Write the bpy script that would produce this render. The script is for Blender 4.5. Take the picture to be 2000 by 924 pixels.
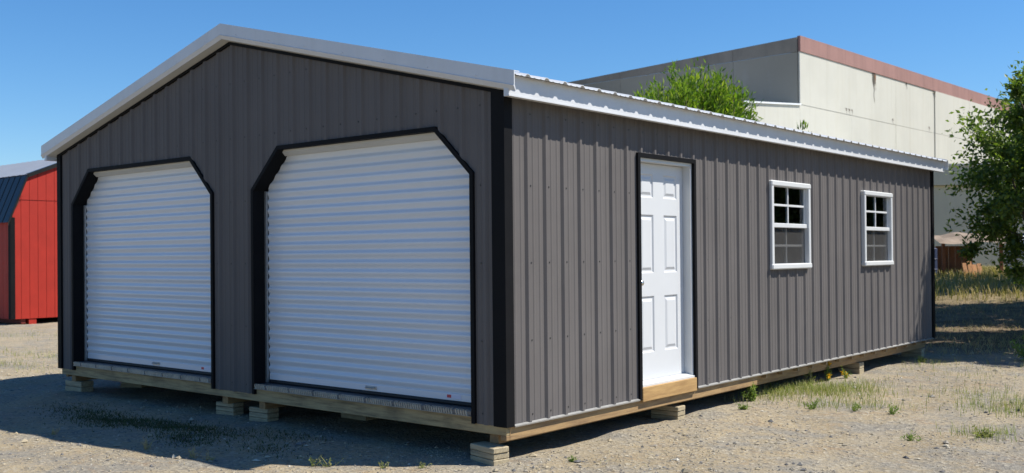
import bpy, math, random
import numpy as np
from mathutils import Vector, Matrix

for o in list(bpy.data.objects):
    bpy.data.objects.remove(o, do_unlink=True)
scene = bpy.context.scene
COL = scene.collection
rnd = random.Random(7)
NR = np.random.default_rng(11)

# ------------------------------------------------------------------ camera
cam = bpy.data.cameras.new('camera')
cam.sensor_width = 36.0
cam.lens = 36.0 * 1995.6 / 2000.0
cam.shift_x = (1000 - 979.26) / 2000.0
cam.shift_y = (481.9 - 462) / 2000.0
cam.clip_start = 0.05
cam.clip_end = 3000
cam_o = bpy.data.objects.new('camera', cam)
COL.objects.link(cam_o)
yaw, pitch, roll = -0.7027, 0.0079, -0.0092
Fv = Vector((math.sin(yaw) * math.cos(pitch), math.cos(yaw) * math.cos(pitch), math.sin(pitch)))
Rv = Vector((math.cos(yaw), -math.sin(yaw), 0))
Uv = Rv.cross(Fv)
R2 = Rv * math.cos(roll) + Uv * math.sin(roll)
U2 = -Rv * math.sin(roll) + Uv * math.cos(roll)
M = Matrix((R2, U2, -Fv)).transposed().to_4x4()
M.translation = Vector((4.8917, -5.8147, 1.2829))
cam_o.matrix_world = M
cam.dof.use_dof = True
cam.dof.focus_distance = 8.5
cam.dof.aperture_fstop = 3.2
scene.camera = cam_o
CAMX, CAMY = 4.8917, -5.8147

# ------------------------------------------------------------------ light
SUN = Vector((0.566, 0.427, 1.0)).normalized()
elev = math.asin(SUN.z)
azim = math.atan2(SUN.x, SUN.y)
world = bpy.data.worlds.new('World')
scene.world = world
world.use_nodes = True
nt = world.node_tree
bg = nt.nodes['Background']
sky = nt.nodes.new('ShaderNodeTexSky')
sky.sky_type = 'NISHITA'
sky.sun_disc = False
sky.sun_elevation = elev
sky.sun_rotation = azim
sky.altitude = 300
sky.air_density = 1.15
sky.dust_density = 0.0
sky.ozone_density = 10.0
hs = nt.nodes.new('ShaderNodeHueSaturation')
hs.inputs['Saturation'].default_value = 1.13
nt.links.new(sky.outputs[0], hs.inputs['Color'])
nt.links.new(hs.outputs[0], bg.inputs[0])
bg.inputs[1].default_value = 0.092
sl = bpy.data.lights.new('sun', 'SUN')
sl.energy = 5.0
sl.angle = math.radians(0.55)
sl.color = (1.0, 0.95, 0.86)
sun_o = bpy.data.objects.new('sun', sl)
COL.objects.link(sun_o)
sun_o.location = (30, 25, 55)
sun_o.rotation_euler = (-SUN).to_track_quat('-Z', 'Y').to_euler()
scene.view_settings.view_transform = 'Standard'
scene.view_settings.look = 'None'
scene.view_settings.exposure = 0.6
scene.view_settings.gamma = 1.0

# ------------------------------------------------------------------ helpers
def tag(o, label=None, cat=None, group=None, kind=None):
    if label: o['label'] = label
    if cat: o['category'] = cat
    if group: o['group'] = group
    if kind: o['kind'] = kind
    return o

def wloc(o):
    v = Vector((0, 0, 0))
    while o is not None:
        v += o.location
        o = o.parent
    return v

def empty(name, loc, label=None, cat=None, group=None):
    o = bpy.data.objects.new(name, None)
    o.empty_display_size = 0.2
    COL.objects.link(o)
    o.location = loc
    return tag(o, label, cat, group)

class MB:
    """collects shapes given in world coordinates and builds one mesh object"""
    def __init__(s): s.v = []; s.f = []
    def quad(s, a, b, c, d):
        n = len(s.v); s.v += [tuple(a), tuple(b), tuple(c), tuple(d)]; s.f.append((n, n+1, n+2, n+3)); return s
    def poly(s, pts):
        n = len(s.v); s.v += [tuple(p) for p in pts]; s.f.append(tuple(range(n, n+len(pts)))); return s
    def box(s, x0, x1, y0, y1, z0, z1):
        n = len(s.v)
        s.v += [(x0,y0,z0),(x1,y0,z0),(x1,y1,z0),(x0,y1,z0),(x0,y0,z1),(x1,y0,z1),(x1,y1,z1),(x0,y1,z1)]
        for f in ((3,2,1,0),(4,5,6,7),(0,1,5,4),(1,2,6,5),(2,3,7,6),(3,0,4,7)): s.f.append(tuple(n+i for i in f))
        return s
    def bbox(s, x0, x1, y0, y1, z0, z1, b=0.004):
        """box with chamfered edges"""
        n = len(s.v)
        V = {}
        for ix, x in enumerate((x0, x1)):
            for iy, y in enumerate((y0, y1)):
                for iz, z in enumerate((z0, z1)):
                    sx, sy, sz = (1-2*ix)*b, (1-2*iy)*b, (1-2*iz)*b
                    for ax, p in enumerate(((x, y+sy, z+sz), (x+sx, y, z+sz), (x+sx, y+sy, z))):
                        V[(ix, iy, iz, ax)] = len(s.v); s.v.append(p)
        for ax in range(3):
            for side in (0, 1):
                q = []
                for (a, c) in ((0,0),(1,0),(1,1),(0,1)):
                    k = [0,0,0]; k[ax] = side; k[(ax+1)%3] = a; k[(ax+2)%3] = c
                    q.append(V[tuple(k)+(ax,)])
                s.f.append(tuple(q if side else q[::-1]))
        for ax in range(3):      # edges parallel to ax
            a1, a2 = (ax+1)%3, (ax+2)%3
            for i in (0,1):
                for j in (0,1):
                    k0=[0,0,0];k1=[0,0,0];k0[ax]=0;k1[ax]=1
                    for k in (k0,k1): k[a1]=i;k[a2]=j
                    q=[V[tuple(k0)+(a1,)],V[tuple(k1)+(a1,)],V[tuple(k1)+(a2,)],V[tuple(k0)+(a2,)]]
                    s.f.append(tuple(q))
        for ix in (0,1):
            for iy in (0,1):
                for iz in (0,1):
                    s.f.append(tuple(V[(ix,iy,iz,ax)] for ax in range(3)))
        return s
    def prism(s, prof, P0, P1, U, W):
        """profile (u,w) extruded from P0 to P1, U and W are the profile axes"""
        P0, P1, U, W = Vector(P0), Vector(P1), Vector(U), Vector(W)
        n = len(s.v); k = len(prof)
        for P in (P0, P1):
            for (u, w) in prof: s.v.append(tuple(P + U*u + W*w))
        for i in range(k):
            j = (i+1) % k
            s.f.append((n+i, n+j, n+k+j, n+k+i))
        s.f.append(tuple(n+i for i in range(k))[::-1]); s.f.append(tuple(n+k+i for i in range(k)))
        return s
    def tube(s, pts, rads, seg=8, cap=True):
        pts = [Vector(p) for p in pts]
        n0 = len(s.v)
        for i, p in enumerate(pts):
            d = (pts[min(i+1, len(pts)-1)] - pts[max(i-1, 0)])
            d = d.normalized() if d.length > 1e-9 else Vector((0,0,1))
            a = d.orthogonal().normalized() if abs(d.z) < 0.9 else Vector((1,0,0)) - d*d.x
            a.normalize(); b = d.cross(a)
            for k in range(seg):
                t = 2*math.pi*k/seg
                s.v.append(tuple(p + (a*math.cos(t) + b*math.sin(t))*rads[i]))
        for i in range(len(pts)-1):
            for k in range(seg):
                l = (k+1) % seg
                s.f.append((n0+i*seg+k, n0+i*seg+l, n0+(i+1)*seg+l, n0+(i+1)*seg+k))
        if cap:
            s.f.append(tuple(n0+k for k in range(seg))[::-1])
            e = n0+(len(pts)-1)*seg
            s.f.append(tuple(e+k for k in range(seg)))
        return s
    def build(s, name, mat, parent=None, smooth=False, fixn=False):
        me = bpy.data.meshes.new(name)
        off = wloc(parent) if parent else Vector((0,0,0))
        me.from_pydata([(a-off.x, b-off.y, c-off.z) for a, b, c in s.v], [], s.f)
        if fixn:
            import bmesh
            bm = bmesh.new(); bm.from_mesh(me)
            bmesh.ops.recalc_face_normals(bm, faces=bm.faces); bm.to_mesh(me); bm.free()
        if smooth: me.shade_smooth()
        me.materials.append(mat)
        o = bpy.data.objects.new(name, me)
        COL.objects.link(o)
        o.parent = parent
        return o

def np_obj(name, V, F, mat, parent=None, smooth=False):
    """V (n,3) array in world space, F (m,k) array"""
    me = bpy.data.meshes.new(name)
    off = np.array(wloc(parent)) if parent else np.zeros(3)
    V = np.asarray(V, np.float32) - off.astype(np.float32)
    F = np.asarray(F, np.int32)
    me.vertices.add(len(V)); me.vertices.foreach_set('co', V.ravel())
    me.loops.add(F.size); me.loops.foreach_set('vertex_index', F.ravel())
    me.polygons.add(len(F))
    me.polygons.foreach_set('loop_start', np.arange(0, F.size, F.shape[1], dtype=np.int32))
    me.update(calc_edges=True)
    me.polygons.foreach_set('use_smooth', np.full(len(F), bool(smooth)))
    me.materials.append(mat)
    o = bpy.data.objects.new(name, me)
    COL.objects.link(o); o.parent = parent
    return o

# ------------------------------------------------------------------ materials
def nodemat(name):
    m = bpy.data.materials.new(name); m.use_nodes = True
    t = m.node_tree; b = t.nodes['Principled BSDF']
    return m, t, b, t.nodes.new, t.links.new

def noise(t, scale, detail=4, rough=0.6, vec=None, dim='3D'):
    n = t.nodes.new('ShaderNodeTexNoise'); n.noise_dimensions = dim
    n.inputs['Scale'].default_value = scale; n.inputs['Detail'].default_value = detail; n.inputs['Roughness'].default_value = rough
    if vec: t.links.new(vec, n.inputs['Vector'])
    return n.outputs['Fac']

def ramp(t, fac, stops):
    r = t.nodes.new('ShaderNodeValToRGB')
    e = r.color_ramp.elements
    while len(e) < len(stops): e.new(0.5)
    for i, (p, c) in enumerate(stops):
        e[i].position = p; e[i].color = (c[0], c[1], c[2], 1)
    t.links.new(fac, r.inputs['Fac'])
    return r.outputs['Color']

def mixc(t, fac, a, b, mode='MIX'):
    m = t.nodes.new('ShaderNodeMix'); m.data_type = 'RGBA'; m.blend_type = mode
    for sock, val in ((m.inputs[0], fac), (m.inputs[6], a), (m.inputs[7], b)):
        if hasattr(val, 'is_linked') or hasattr(val, 'links'): t.links.new(val, sock)
        elif isinstance(val, (int, float)): sock.default_value = val
        else: sock.default_value = (val[0], val[1], val[2], 1)
    return m.outputs[2]

def coords(t, scale=(1,1,1), kind='Object'):
    c = t.nodes.new('ShaderNodeTexCoord'); mp = t.nodes.new('ShaderNodeMapping')
    mp.inputs['Scale'].default_value = scale
    t.links.new(c.outputs[kind], mp.inputs['Vector'])
    return mp.outputs[0]

def bump(t, b, h, strength=0.3, dist=0.01):
    n = t.nodes.new('ShaderNodeBump'); n.inputs['Strength'].default_value = strength; n.inputs['Distance'].default_value = dist
    t.links.new(h, n.inputs['Height']); t.links.new(n.outputs[0], b.inputs['Normal'])

def paint(name, col, rough=0.45, var=0.12, spec=0.5, metallic=0.0, scale=3.0, bumpy=0.0, dirt=None, rv=1.0, per_obj=0.0, wavy=0.0, streaks=None):
    m, t, b, N, L = nodemat(name)
    v = coords(t)
    f = noise(t, scale, 5, 0.65, v)
    lo = [c*(1-var) for c in col]; hi = [min(1, c*(1+var)) for c in col]
    c = ramp(t, f, [(0.3, lo), (0.7, hi)])
    if per_obj:
        oi = N('ShaderNodeObjectInfo')
        k = ramp(t, oi.outputs['Random'], [(0.0, [1-per_obj]*3), (1.0, [1+per_obj]*3)])
        c = mixc(t, 1.0, c, k, 'MULTIPLY')
    if dirt:
        f2 = noise(t, 1.3, 6, 0.75, coords(t, (1, 1, 0.25)))
        k = ramp(t, f2, [(0.52, (0,0,0)), (0.75, (0.5,0.5,0.5))])
        c = mixc(t, k, c, dirt)
    if streaks:
        f3 = noise(t, 2.2, 5, 0.7, coords(t, (1.6, 1.6, 0.07)))
        k = ramp(t, f3, [(0.50, (0,0,0)), (0.78, (0.55,0.55,0.55))])
        c = mixc(t, k, c, streaks)
    L(c, b.inputs['Base Color'])
    if rv > 0:
        fr = noise(t, scale*4, 4, 0.6, v)
        rr = N('ShaderNodeMapRange'); rr.inputs['To Min'].default_value = max(0.05, rough-0.08*rv); rr.inputs['To Max'].default_value = min(1, rough+0.1*rv)
        L(fr, rr.inputs['Value']); L(rr.outputs[0], b.inputs['Roughness'])
    else: b.inputs['Roughness'].default_value = rough
    b.inputs['Specular IOR Level'].default_value = spec
    b.inputs['Metallic'].default_value = metallic
    if bumpy: bump(t, b, noise(t, 60, 3, 0.6, v), bumpy, 0.004)
    if wavy: bump(t, b, noise(t, 1.6, 3, 0.5, coords(t, (3, 3, 1.0))), wavy, 0.02)
    return m

def wood(name, col, dark, axis='X', rough=0.75):
    m, t, b, N, L = nodemat(name)
    s = {'X': (1.2, 14, 14), 'Y': (14, 1.2, 14), 'Z': (14, 14, 1.2)}[axis]
    v = coords(t, s)
    f = noise(t, 2.2, 8, 0.7, v)
    c = ramp(t, f, [(0.30, dark), (0.55, col), (0.8, [min(1, x*1.25) for x in col])])
    f2 = noise(t, 2.0, 4, 0.6, coords(t))
    c = mixc(t, ramp(t, f2, [(0.5, (0,0,0)), (0.72, (0.7,0.7,0.7))]), c, dark)
    L(c, b.inputs['Base Color']); b.inputs['Roughness'].default_value = rough
    bump(t, b, f, 0.35, 0.003)
    return m

MAT = {}
MAT['siding'] = paint('charcoal_siding', (0.126, 0.116, 0.112), 0.55, 0.07, 0.06, 0.0, 1.2, per_obj=0.05, wavy=0.25)
MAT['screw'] = paint('screw_heads', (0.05, 0.048, 0.047), 0.5, 0.1)
MAT['black'] = paint('black_trim', (0.010, 0.010, 0.011), 0.6, 0.15, 0.06)
MAT['white'] = paint('white_trim', (0.575, 0.585, 0.60), 0.38, 0.04, streaks=(0.50,0.50,0.49))
MAT['soffit'] = paint('white_soffit', (0.56, 0.56, 0.54), 0.5, 0.04)
MAT['roof'] = paint('white_roof_metal', (0.62, 0.63, 0.64), 0.32, 0.04, 0.6, 0.0)
MAT['curtain'] = paint('white_door_slats', (0.63, 0.665, 0.71), 0.25, 0.02, 0.6, 0.0, 1.0, rv=0, per_obj=0.025)
MAT['rail'] = paint('galvanised_rail', (0.45, 0.45, 0.44), 0.4, 0.1, 0.5, 0.7)
MAT['alu'] = paint('aluminium_tread', (0.42, 0.37, 0.29), 0.42, 0.3, 0.5, 0.3, 9)
MAT['sill_reflection'] = paint('dark_reflection_sill', (0.055, 0.058, 0.065), 0.42, 0.15, 0.4)  # reflection of the dark reveal put into the plate colour
MAT['alu_dark'] = paint('dark_aluminium', (0.16, 0.15, 0.14), 0.5, 0.2, 0.4, 0.3, 9)  # darker metal behind the brighter ridges
MAT['rubber'] = paint('black_rubber', (0.012, 0.012, 0.014), 0.6, 0.1)
MAT['beamX'] = wood('treated_rim_front', (0.38, 0.29, 0.15), (0.12, 0.09, 0.05), 'X')
MAT['beamY'] = wood('treated_rim_side', (0.34, 0.22, 0.10), (0.17, 0.10, 0.05), 'Y')
MAT['step'] = wood('door_step_wood', (0.42, 0.26, 0.10), (0.28, 0.16, 0.06), 'Y')
MAT['block'] = wood('timber_block', (0.40, 0.33, 0.21), (0.17, 0.13, 0.08), 'X')
MAT['stud'] = wood('stud_wood', (0.62, 0.40, 0.20), (0.42, 0.25, 0.12), 'Z')
MAT['ply'] = wood('floor_ply', (0.35, 0.25, 0.14), (0.2, 0.14, 0.08), 'Y')
MAT['door'] = paint('white_door', (0.565, 0.575, 0.585), 0.42, 0.02)
MAT['vinyl'] = paint('white_vinyl', (0.575, 0.585, 0.585), 0.35, 0.02)
MAT['knob'] = paint('satin_knob', (0.7, 0.68, 0.64), 0.25, 0.05, 0.5, 1.0)
MAT['red'] = paint('barn_red', (0.33, 0.022, 0.012), 0.6, 0.10, 0.3, 0, 2.5, 0.3)
MAT['redgroove'] = paint('dark_red_groove', (0.16, 0.02, 0.012), 0.7, 0.1)
MAT['shedroof'] = paint('black_shed_roof', (0.020, 0.020, 0.020), 0.13, 0.12, 0.16, rv=0.4)
MAT['shedglare'] = paint('glare_shed_roof', (0.42, 0.43, 0.44), 0.30, 0.08, 0.5, 0.5)  # pale colour stands for sky glare on the dark upper slopes
MAT['sticker_red'] = paint('sticker_red', (0.5, 0.05, 0.06), 0.4, 0.05)
MAT['sticker_white'] = paint('sticker_white', (0.62, 0.63, 0.75), 0.4, 0.05)
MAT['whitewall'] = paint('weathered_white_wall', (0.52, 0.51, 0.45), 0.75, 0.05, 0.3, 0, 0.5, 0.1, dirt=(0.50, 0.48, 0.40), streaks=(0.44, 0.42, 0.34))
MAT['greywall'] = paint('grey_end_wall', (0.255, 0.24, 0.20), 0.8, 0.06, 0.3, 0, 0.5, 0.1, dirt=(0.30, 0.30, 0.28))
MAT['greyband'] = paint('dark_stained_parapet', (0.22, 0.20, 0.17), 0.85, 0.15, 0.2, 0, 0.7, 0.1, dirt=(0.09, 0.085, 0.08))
MAT['pinkband'] = paint('faded_pink_parapet', (0.31, 0.18, 0.16), 0.85, 0.08, 0.2, 0, 0.7, 0.1, dirt=(0.20, 0.12, 0.11), streaks=(0.16,0.10,0.09))
MAT['beige'] = paint('beige_low_wall', (0.50, 0.47, 0.36), 0.8, 0.06, 0.3, 0, 0.6, 0.1, dirt=(0.38, 0.36, 0.28))
MAT['coping'] = paint('white_coping', (0.72, 0.74, 0.76), 0.5, 0.04)
MAT['rust'] = paint('rust_stain', (0.16, 0.085, 0.045), 0.9, 0.4, 0.2, 0, 5)
MAT['grime'] = paint('dark_grime', (0.10, 0.09, 0.075), 0.9, 0.4, 0.2, 0, 4)
MAT['tarp'] = paint('pale_tarp', (0.22, 0.17, 0.13), 0.8, 0.3, 0.3, 0, 2)
MAT['rustwood'] = wood('red_brown_boards', (0.28, 0.11, 0.05), (0.12, 0.05, 0.03), 'Z')
MAT['orangewood'] = wood('orange_boards', (0.48, 0.22, 0.08), (0.28, 0.12, 0.05), 'Z')
MAT['bluepaint'] = paint('blue_drum', (0.015, 0.025, 0.07), 0.6, 0.15)
MAT['whitetank'] = paint('white_tank', (0.62, 0.66, 0.72), 0.5, 0.06)
MAT['bark'] = wood('bark', (0.16, 0.12, 0.085), (0.06, 0.045, 0.035), 'Z', 0.95)

def glass_mat(name, tint, refl=0.10):
    m, t, b, N, L = nodemat(name)
    t.nodes.remove(b)
    tr = N('ShaderNodeBsdfTransparent'); tr.inputs[0].default_value = (*tint, 1)
    gl = N('ShaderNodeBsdfGlossy'); gl.inputs['Roughness'].default_value = 0.02; gl.inputs[0].default_value = (1,1,1,1)
    fr = N('ShaderNodeFresnel'); fr.inputs[0].default_value = 1.45
    mx = N('ShaderNodeMixShader')
    L(fr.outputs[0], mx.inputs[0]); L(tr.outputs[0], mx.inputs[1]); L(gl.outputs[0], mx.inputs[2])
    L(mx.outputs[0], t.nodes['Material Output'].inputs[0])
    return m
MAT['glass'] = glass_mat('window_glass', (0.82, 0.86, 0.86))
def screen_mat():
    m, t, b, N, L = nodemat('insect_screen')
    b.inputs['Base Color'].default_value = (0.05, 0.048, 0.046, 1); b.inputs['Roughness'].default_value = 0.8
    tr = N('ShaderNodeBsdfTransparent'); mx = N('ShaderNodeMixShader'); mx.inputs[0].default_value = 0.38
    L(tr.outputs[0], mx.inputs[1]); L(b.outputs[0], mx.inputs[2]); L(mx.outputs[0], t.nodes['Material Output'].inputs[0])
    return m
MAT['screen'] = screen_mat()

def island_mat(name, stops, rough=0.9, trans=None, spec=0.2):
    m, t, b, N, L = nodemat(name)
    g = N('ShaderNodeNewGeometry')
    c = ramp(t, g.outputs['Random Per Island'], stops)
    L(c, b.inputs['Base Color']); b.inputs['Roughness'].default_value = rough
    b.inputs['Specular IOR Level'].default_value = spec
    if trans:
        tl = N('ShaderNodeBsdfTranslucent'); mx = N('ShaderNodeMixShader'); mx.inputs[0].default_value = trans
        L(mixc(t, 1.0, c, (1.3, 1.5, 0.6), 'MULTIPLY'), tl.inputs[0])
        L(b.outputs[0], mx.inputs[1]); L(tl.outputs[0], mx.inputs[2]); L(mx.outputs[0], t.nodes['Material Output'].inputs[0])
    return m
MAT['stone'] = island_mat('gravel_stones', [(0.0, (0.10,0.10,0.105)), (0.25, (0.21,0.20,0.185)), (0.55, (0.41,0.34,0.225)), (0.8, (0.33,0.28,0.20)), (0.95, (0.42,0.38,0.30)), (1.0, (0.52,0.48,0.40))], 0.85)
MAT['leaf_dark'] = island_mat('tree_leaves', [(0.0, (0.06,0.10,0.026)), (0.4, (0.105,0.16,0.034)), (0.8, (0.17,0.23,0.04)), (1.0, (0.27,0.31,0.055))], 0.5, 0.42, 0.4)
MAT['leaf_bright'] = island_mat('willow_leaves', [(0.0, (0.05,0.10,0.016)), (0.35, (0.13,0.22,0.025)), (0.7, (0.20,0.29,0.032)), (1.0, (0.32,0.37,0.05))], 0.6, 0.40, 0.25)
MAT['grass'] = island_mat('grass_blades', [(0.0, (0.15,0.20,0.05)), (0.5, (0.24,0.27,0.07)), (0.8, (0.36,0.33,0.14)), (1.0, (0.45,0.39,0.22))], 0.8, 0.25)
MAT['green'] = island_mat('weed_green', [(0.0, (0.12,0.18,0.045)), (0.6, (0.20,0.27,0.07)), (1.0, (0.29,0.33,0.11))], 0.8, 0.35)
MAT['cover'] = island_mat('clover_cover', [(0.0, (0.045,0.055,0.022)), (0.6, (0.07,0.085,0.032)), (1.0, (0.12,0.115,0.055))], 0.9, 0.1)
MAT['dry'] = island_mat('dry_stems', [(0.0, (0.30,0.22,0.13)), (0.6, (0.42,0.34,0.20)), (1.0, (0.36,0.36,0.16))], 0.9, 0.15)
MAT['field'] = island_mat('field_grass', [(0.0, (0.17,0.17,0.045)), (0.4, (0.32,0.26,0.11)), (1.0, (0.46,0.36,0.21))], 0.9, 0.25)
MAT['flower'] = island_mat('yellow_petals', [(0.0, (0.62,0.33,0.01)), (1.0, (0.75,0.45,0.02))], 0.7, 0.2)

def ground_mat():
    m, t, b, N, L = nodemat('gravel_dirt')
    v = coords(t)
    base = ramp(t, noise(t, 0.55, 6, 0.65, v), [(0.30, (0.32,0.255,0.160)), (0.5, (0.42,0.340,0.220)), (0.7, (0.475,0.390,0.255))])
    # packed tracks running past the side wall
    sw = N('ShaderNodeSeparateXYZ'); L(v, sw.inputs[0])
    wv = N('ShaderNodeMath'); wv.operation = 'MULTIPLY_ADD'; wv.inputs[1].default_value = 0.8
    L(noise(t, 0.35, 3, 0.5, v), wv.inputs[0]); L(sw.outputs[0], wv.inputs[2])
    sn = N('ShaderNodeMath'); sn.operation = 'SINE'; ml = N('ShaderNodeMath'); ml.operation = 'MULTIPLY'; ml.inputs[1].default_value = 3.6
    L(wv.outputs[0], ml.inputs[0]); L(ml.outputs[0], sn.inputs[0])
    base = mixc(t, ramp(t, sn.outputs[0], [(0.55, (0,0,0)), (0.95, (0.55,0.55,0.55))]), base, (0.42, 0.36, 0.26))
    # grey gravel patches
    pgf = noise(t, 1.25, 8, 0.75, v)
    pg = ramp(t, pgf, [(0.47, (0,0,0)), (0.60, (0.85,0.85,0.85))])
    base = mixc(t, pg, base, (0.275, 0.258, 0.222))
    # straw and rusty patches
    ps = ramp(t, noise(t, 2.3, 7, 0.75, coords(t, (1.0, 1.7, 1))), [(0.55, (0,0,0)), (0.70, (0.7,0.7,0.7))])
    base = mixc(t, ps, base, (0.36, 0.235, 0.125))
    # pale dust
    pd = ramp(t, noise(t, 3.7, 6, 0.7, coords(t, (1.3, 0.8, 1))), [(0.58, (0,0,0)), (0.72, (0.6,0.6,0.6))])
    base = mixc(t, pd, base, (0.52, 0.445, 0.315))
    # single stones pressed in the dirt
    vo = N('ShaderNodeTexVoronoi'); vo.inputs['Scale'].default_value = 38; vo.inputs['Randomness'].default_value = 1.0; L(v, vo.inputs['Vector'])
    sep = N('ShaderNodeSeparateColor'); L(vo.outputs['Color'], sep.inputs[0])
    sc = ramp(t, sep.outputs[0], [(0.0, (0.11,0.105,0.10)), (0.45, (0.32,0.285,0.23)), (1.0, (0.55,0.49,0.38))])
    k = ramp(t, sep.outputs[1], [(0.55, (0,0,0)), (0.7, (0.6,0.6,0.6))])
    base = mixc(t, k, base, sc)
    fine = noise(t, 110, 4, 0.75, v)
    base = mixc(t, 0.5, base, ramp(t, fine, [(0.25, (0.40,0.40,0.40)), (0.75, (1.40,1.40,1.40))]), 'MULTIPLY')
    base = mixc(t, 1.0, base, (0.79, 0.80, 0.82), 'MULTIPLY')
    # leafy earth under the trees, coloured darker to deepen their shade
    shade_soil = ramp(t, noise(t, 2.5, 6, 0.7, v), [(0.35, (0.085,0.065,0.045)), (0.7, (0.24,0.18,0.11))])
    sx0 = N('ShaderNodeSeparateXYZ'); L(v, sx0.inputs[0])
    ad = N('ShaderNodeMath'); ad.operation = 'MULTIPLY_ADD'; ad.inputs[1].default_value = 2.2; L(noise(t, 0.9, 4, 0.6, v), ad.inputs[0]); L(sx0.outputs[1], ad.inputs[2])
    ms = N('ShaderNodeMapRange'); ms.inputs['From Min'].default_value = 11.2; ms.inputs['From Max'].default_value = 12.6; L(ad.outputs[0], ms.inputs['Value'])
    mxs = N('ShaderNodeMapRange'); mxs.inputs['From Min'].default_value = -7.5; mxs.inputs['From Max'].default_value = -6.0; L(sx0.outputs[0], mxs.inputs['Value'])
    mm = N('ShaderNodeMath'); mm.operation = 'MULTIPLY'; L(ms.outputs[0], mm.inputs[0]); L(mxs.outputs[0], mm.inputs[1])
    base = mixc(t, mm.outputs[0], base, shade_soil)
    # far away: dry grass
    sx = N('ShaderNodeSeparateXYZ'); L(v, sx.inputs[0])
    mr = N('ShaderNodeMapRange'); mr.inputs['From Min'].default_value = 18; mr.inputs['From Max'].default_value = 23
    L(sx.outputs[1], mr.inputs['Value'])
    grassy = ramp(t, noise(t, 1.2, 6, 0.7, v), [(0.35, (0.17,0.14,0.06)), (0.6, (0.33,0.26,0.14))])
    base = mixc(t, mr.outputs[0], base, grassy)
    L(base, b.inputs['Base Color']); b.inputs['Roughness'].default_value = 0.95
    b.inputs['Specular IOR Level'].default_value = 0.15
    add = N('ShaderNodeMath'); add.operation = 'ADD'
    L(fine, add.inputs[0]); L(vo.outputs['Distance'], add.inputs[1])
    add2 = N('ShaderNodeMath'); add2.operation = 'MULTIPLY_ADD'; add2.inputs[1].default_value = 2.5
    L(noise(t, 14, 6, 0.7, v), add2.inputs[0]); L(add.outputs[0], add2.inputs[2])
    bump(t, b, add2.outputs[0], 0.6, 0.018)
    return m
MAT['ground'] = ground_mat()

# ------------------------------------------------------------------ ground
GZ = -0.26
def gheight(x, y):
    x = np.asarray(x, float); y = np.asarray(y, float)
    t = np.clip((y - 13.5) / 13.0, 0, 1); t = t*t*(3-2*t)
    r = np.clip((x + 10) / 3.0, 0, 1)
    h = 0.80 * t * np.where(y > 13, 1, r)
    und = 0.010*np.sin(1.7*x+0.6*y) + 0.008*np.sin(3.9*y-1.3*x+1) + 0.005*np.sin(8.3*x+5.1*y) + 0.004*np.sin(13*y-7*x)
    und = und - 0.010
    return GZ + h + und

def grid_axis(lo, hi, step, far):
    a = np.arange(lo, hi + 1e-6, step)
    g = [step]; out_l = []; out_r = []
    p = hi; s = step
    while p < far: s *= 1.35; p += s; out_r.append(p)
    p = lo; s = step
    while p > -far: s *= 1.35; p -= s; out_l.append(p)
    return np.concatenate([np.array(out_l[::-1]), a, np.array(out_r)])
gx = grid_axis(-13, 7, 0.10, 900); gy = grid_axis(-5, 12, 0.10, 1500)
XX, YY = np.meshgrid(gx, gy)
ZZ = gheight(XX, YY)
V = np.stack([XX.ravel(), YY.ravel(), ZZ.ravel()], 1)
nx, ny = len(gx), len(gy)
I = np.arange(nx*ny).reshape(ny, nx)
F = np.stack([I[:-1,:-1].ravel(), I[:-1,1:].ravel(), I[1:,1:].ravel(), I[1:,:-1].ravel()], 1)
g = np_obj('ground', V, F, MAT['ground'], None, True)
tag(g, 'tan gravel and dirt lot with worn bare patches', 'ground', kind='structure')

# ------------------------------------------------------------------ garage
W, LEN = 6.83, 9.80
XC = -3.415
SLOPE = 0.247
PITCH = 0.2286
RO_F, RO_S = 0.1892, 0.2693          # first rib offset on front and side wall
ROOF_TOP = 3.485                     # roof plane at the ridge
def roof_z(x): return ROOF_TOP - SLOPE*abs(x - XC)
SOF = 0.135                          # soffit below the roof plane

garage = empty('metal_garage', (0, 0, 0), 'charcoal metal garage with two white roll-up doors, raised on timber blocks', 'garage')

# rib profile of one pitch (rib centred on u=0), height above the sheet plane
PROF = [(-0.034, 0.0), (-0.013, 0.019), (0.013, 0.019), (0.034, 0.0),
        (0.0622, 0.0), (0.0702, 0.0035), (0.0822, 0.0035), (0.0902, 0.0),
        (0.1384, 0.0), (0.1464, 0.0035), (0.1584, 0.0035), (0.1664, 0.0)]
def prof_points(off, lo, hi):
    pts = []
    k0 = int(math.floor((lo - off)/PITCH)) - 1
    k1 = int(math.ceil((hi - off)/PITCH)) + 1
    for k in range(k0, k1+1):
        for u, h in PROF: pts.append((off + k*PITCH + u, h))
    us = np.array([p[0] for p in pts]); hs = np.array([p[1] for p in pts])
    return us, hs

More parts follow.
